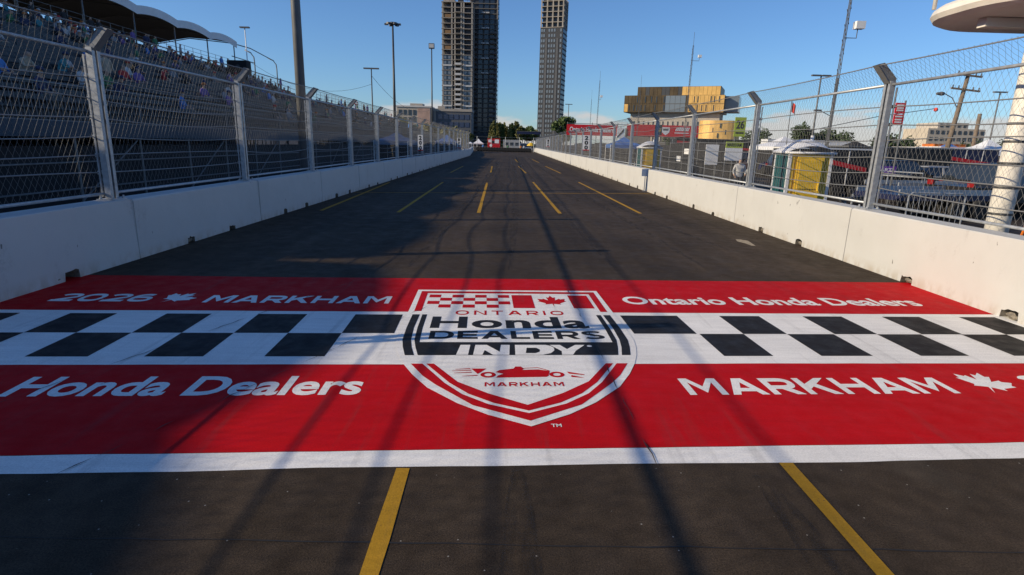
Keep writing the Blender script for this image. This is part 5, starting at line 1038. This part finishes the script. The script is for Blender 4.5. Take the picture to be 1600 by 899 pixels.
trailer('orange box truck body far back on the right', (56, 78, 0), 0, 4.2, 2.3, 3.4, 'orange', None, 'orange', 'box_truck', 'truck'); trailer('long white trailer far back behind the parked cars', (40, 92, 0), 0, 13, 2.5, 3.7, 'white', 'red', 'white'); trailer('long black trailer far back beside the white one', (24, 86, 0), R(3), 12, 2.5, 3.4, 'black', 'red', 'grey')
trailer('dark grey trailer behind the black flatbed', (19.5, 34, 0), R(5), 6.5, 2.3, 2.4, 'black', None, 'grey'); trailer('navy trailer with a white roof behind the utility pole', (27.5, 40, 0), R(3), 6, 2.3, 2.5, 'navy', 'red', 'white'); trailer('long grey trailer at the far right edge', (60, 66, 0), 0, 12, 2.5, 3.2, 'silver', 'red', 'white'); trailer('low black trailer beside the racing saloon', (33, 56.5, 0), R(2), 7, 2.2, 2.2, 'black', None, 'black')
kinds = [('suv', 'black'), ('sedan', 'silver'), ('pickup', 'black'), ('van', 'white'), ('suv', 'navy'), ('sedan', 'red'), ('pickup', 'grey'), ('suv', 'white'), ('van', 'green'), ('sedan', 'black'), ('suv', 'grey'), ('pickup', 'navy'), ('sedan', 'white'), ('suv', 'red'), ('van', 'black'), ('sedan', 'blue'), ('pickup', 'black'), ('suv', 'black'), ('sedan', 'grey'), ('sedan', 'navy')]
spots = [(18.8, 28.5, 8), (24.2, 33, 5), (21, 41, 0), (52, 70, 0), (27, 66, 4), (33, 69, 0), (40, 68, 2), (31, 76, 0), (38, 78, 0), (46, 80, 3), (19, 60, 85), (22, 47, 88), (52, 57, 0), (59, 59, 4), (13.6, 44, 86), (48, 50, 8), (18.6, 21.6, 12), (22.5, 26.6, 6), (29.5, 33.5, 4), (24.5, 29.5, 184)]
wh = ['behind the box trailer with the red stripe', 'right of the black suv and the dark trailers', 'between the nearer toilet and the black tent', 'in front of the orange truck', 'in the middle row before the long black trailer', 'beside the navy suv in the middle row', 'right of the red saloon in the middle row', 'in front of the long black trailer', 'in front of the long white trailer', 'at the right end of the back row', 'below the red banner end', 'behind the white awning tent', 'right of the racing saloon', 'right of the white saloon', 'beside the black cloth fence', 'in front of the exhibition trailer', 'close by the flatbed trailers', 'just beyond the black pickup', 'right of the navy trailer', 'between the black suv and the silver saloon']
for (k_, c_), (x, y, a), w_ in zip(kinds, spots, wh): car(f'{c_} {"saloon" if k_ == "sedan" else k_} parked {w_}', (x, y, 0), R(a), k_, c_, 'cars parked in the paddock')
for k, (x, y, sh, lab) in enumerate(((10.4, 26.5, 'white', 'person in white walking beside the black cloth fence'), (12.4, 31, 'red', 'person in red standing behind the lime headed board'), (17.4, 37.5, 'black', 'person in black walking past the dark grey trailer'), (30, 52, 'orange', 'person in orange standing by the low black trailer'), (34.6, 47.2, 'navy', 'person in navy standing under the exhibition awning'), (37.5, 47.0, 'white', 'person in white standing at the exhibition trailer'), (26, 38.5, 'grey', 'person in grey walking before the navy trailer'))): person(P_STAND, (x, y, 0), random.uniform(0, 6), lab, sh, k % 2)
t = thing('sign_panel', 'purple sign panel with white lettering on a low frame', 'sign', (15.9, 20.6 + 5, 0)); MB().box(0, 1.0, -.02, .02, 1.25, 1.55).build('panel', PAINT['purple'], t); textobj('CART', lambda a, b: (.12 + .7 * a, -.025, 1.32 + .15 * b), M_SIGNW, t, .02)
for x in (.05, .95): MB().tube([(x, .03, 0), (x, .03, 1.5)], .02, 6).build('leg', M_DARKSTEEL, t)
t = thing('crowd_barrier', 'bent silver frame rail behind the right fence', 'barrier', (11.2, 16.2, 0)); MB().tube([(0, 0, 0), (0, 0, .95), (.1, 0, 1.05), (1.5, 0, 1.05), (1.6, 0, .95), (1.6, 0, 0)], .022, 6).build('frame', M_GALV, t)
for k in range(9): MB().tube([(.16 + k * .16, 0, .2), (.16 + k * .16, 0, 1.05)], .008, 4).build('bar', M_GALV, t)
t = thing('cable_drum', 'orange hose and tan crate at the foot of the big white column', 'crate', (8.75, 9.2, 0)); MB().box(0, .5, -.3, .3, 0, 1.05).build('crate', mat('tan_crate', (.40, .32, .20), .8, var=.15, vscale=8), t); MB().tube([(-.15, .5, 0), (-.1, .3, 1.2), (.1, .1, 2.1)], .018, 6).build('hose', PAINT['orange'], t)

# ------------------------------------------------------------------ far end of the straight
t = thing('tyre_wall', 'black tyre wall closing the far end of the straight', 'tyre wall', (-8.4, 147, 0)); TS = MB()
for k in range(4): TS.lathe([(.18, .02 + k * .25), (.31, .0 + k * .25), (.34, .06 + k * .25), (.34, .19 + k * .25), (.31, .25 + k * .25), (.18, .23 + k * .25)], 12)
ts = TS.mesh('tyre_stack', M_TYRE, True)
for k in range(20): link('tyre_stack', ts, t, (.35 + k * .67, 0, 0)); link('tyre_stack', ts, t, (.68 + k * .67, .6, 0))
MB().box(0, 13.6, -.37, -.345, .25, .85).build('belt', M_BLACK, t)
t = thing('catch_fence', 'far catch fence with grey posts behind the tyre wall', 'fence', (-12, 151, 0))
for k in range(7): MB().tube([(k * 3.6, 0, 0), (k * 3.6, 0, 3.6)], .07, 6).build('post', M_GALV, t)
for z in (.9, 1.8, 2.7, 3.5): MB().tube([(0, 0, z), (21.6, 0, z)], .015, 4).build('cable', M_GALV, t)
t = thing('food_truck', 'red food truck with white menu boards behind the tyre wall', 'truck', (-6.0, 158, 0)); MB().box(0, 3.3, 0, 2.4, .5, 3.1).build('body', PAINT['red'], t); MB().box(-.05, 3.35, -.05, 2.45, 3.1, 3.2).build('roof', PAINT['red'], t); MB().box(.2, 1.1, -.03, 0, 2.2, 2.9).build('menu_board', M_SIGNW, t); MB().box(1.9, 3.0, -.03, 0, 2.0, 2.95).build('menu_board', M_SIGNW, t); MB().box(1.2, 1.8, -.03, 0, 1.9, 2.6).build('hatch', M_DIGIT, t); MB().lathe([(.35, 0), (.35, .03), (.05, .04)], 12).build('emblem', M_SIGNW, t, (.9, 0, 1.4)).rotation_euler = (R(90), 0, 0)
for x in (.6, 2.6):
    for y in (.1, 2.3): wheel(t, x, y, .36)
for k, (x, y) in enumerate(((-11.6, 160), (-8.7, 163))): tent(f'{["left", "right"][k]} one of two white peaked tents beside the red food truck', x, y, 2.7, 1.9, 3.1, M_TW, 0, 'white tents at the far end')
t = trailer('grey office trailer right of the red food truck', (-1.9, 162, 0), 0, 4.6, 2.4, 2.9, 'silver', None, 'white', 'office_trailer'); 
for k in range(3): MB().box(.5 + k * 1.4, 1.4 + k * 1.4, -.03, 0, 1.5, 2.3).build('window', M_GLASSD, t)
t = thing('parasol', 'yellow parasol at the right end of the tyre wall', 'parasol', (5.6, 158, 0)); MB().tube([(0, 0, 0), (0, 0, 2.3)], .04, 6).build('pole', M_WHITE, t); MB().lathe([(1.15, 1.55), (.9, 1.95), (.5, 2.25), (.02, 2.4)], 10).build('canopy', M_TYEL, t)
t = thing('footbridge', 'low dark blue roofed structure in front of the far trees', 'bridge', (2.2, 200, 0)); MB().box(0, 8, 0, 2.5, 5.2, 6.0).build('deck', PAINT['navy'], t); MB().box(-.2, 8.2, -.1, 2.6, 6.0, 6.15).build('roof', M_GREYC, t)
for x in (.3, 7.5): MB().box(x, x + .3, .8, 1.2, 0, 5.2).build('leg', M_GREYC, t)
for k, (x, sh) in enumerate(((-.6, 'green'), (2.8, 'orange'), (3.6, 'white'), (-7, 'blue'))): person(P_STAND, (x, 153.5, 0), 1.5, f'tiny person in {sh} standing behind the tyre wall', sh)
car('white van standing behind the right end of the tyre wall', (3.6, 164, 0), 0, 'van', 'white')
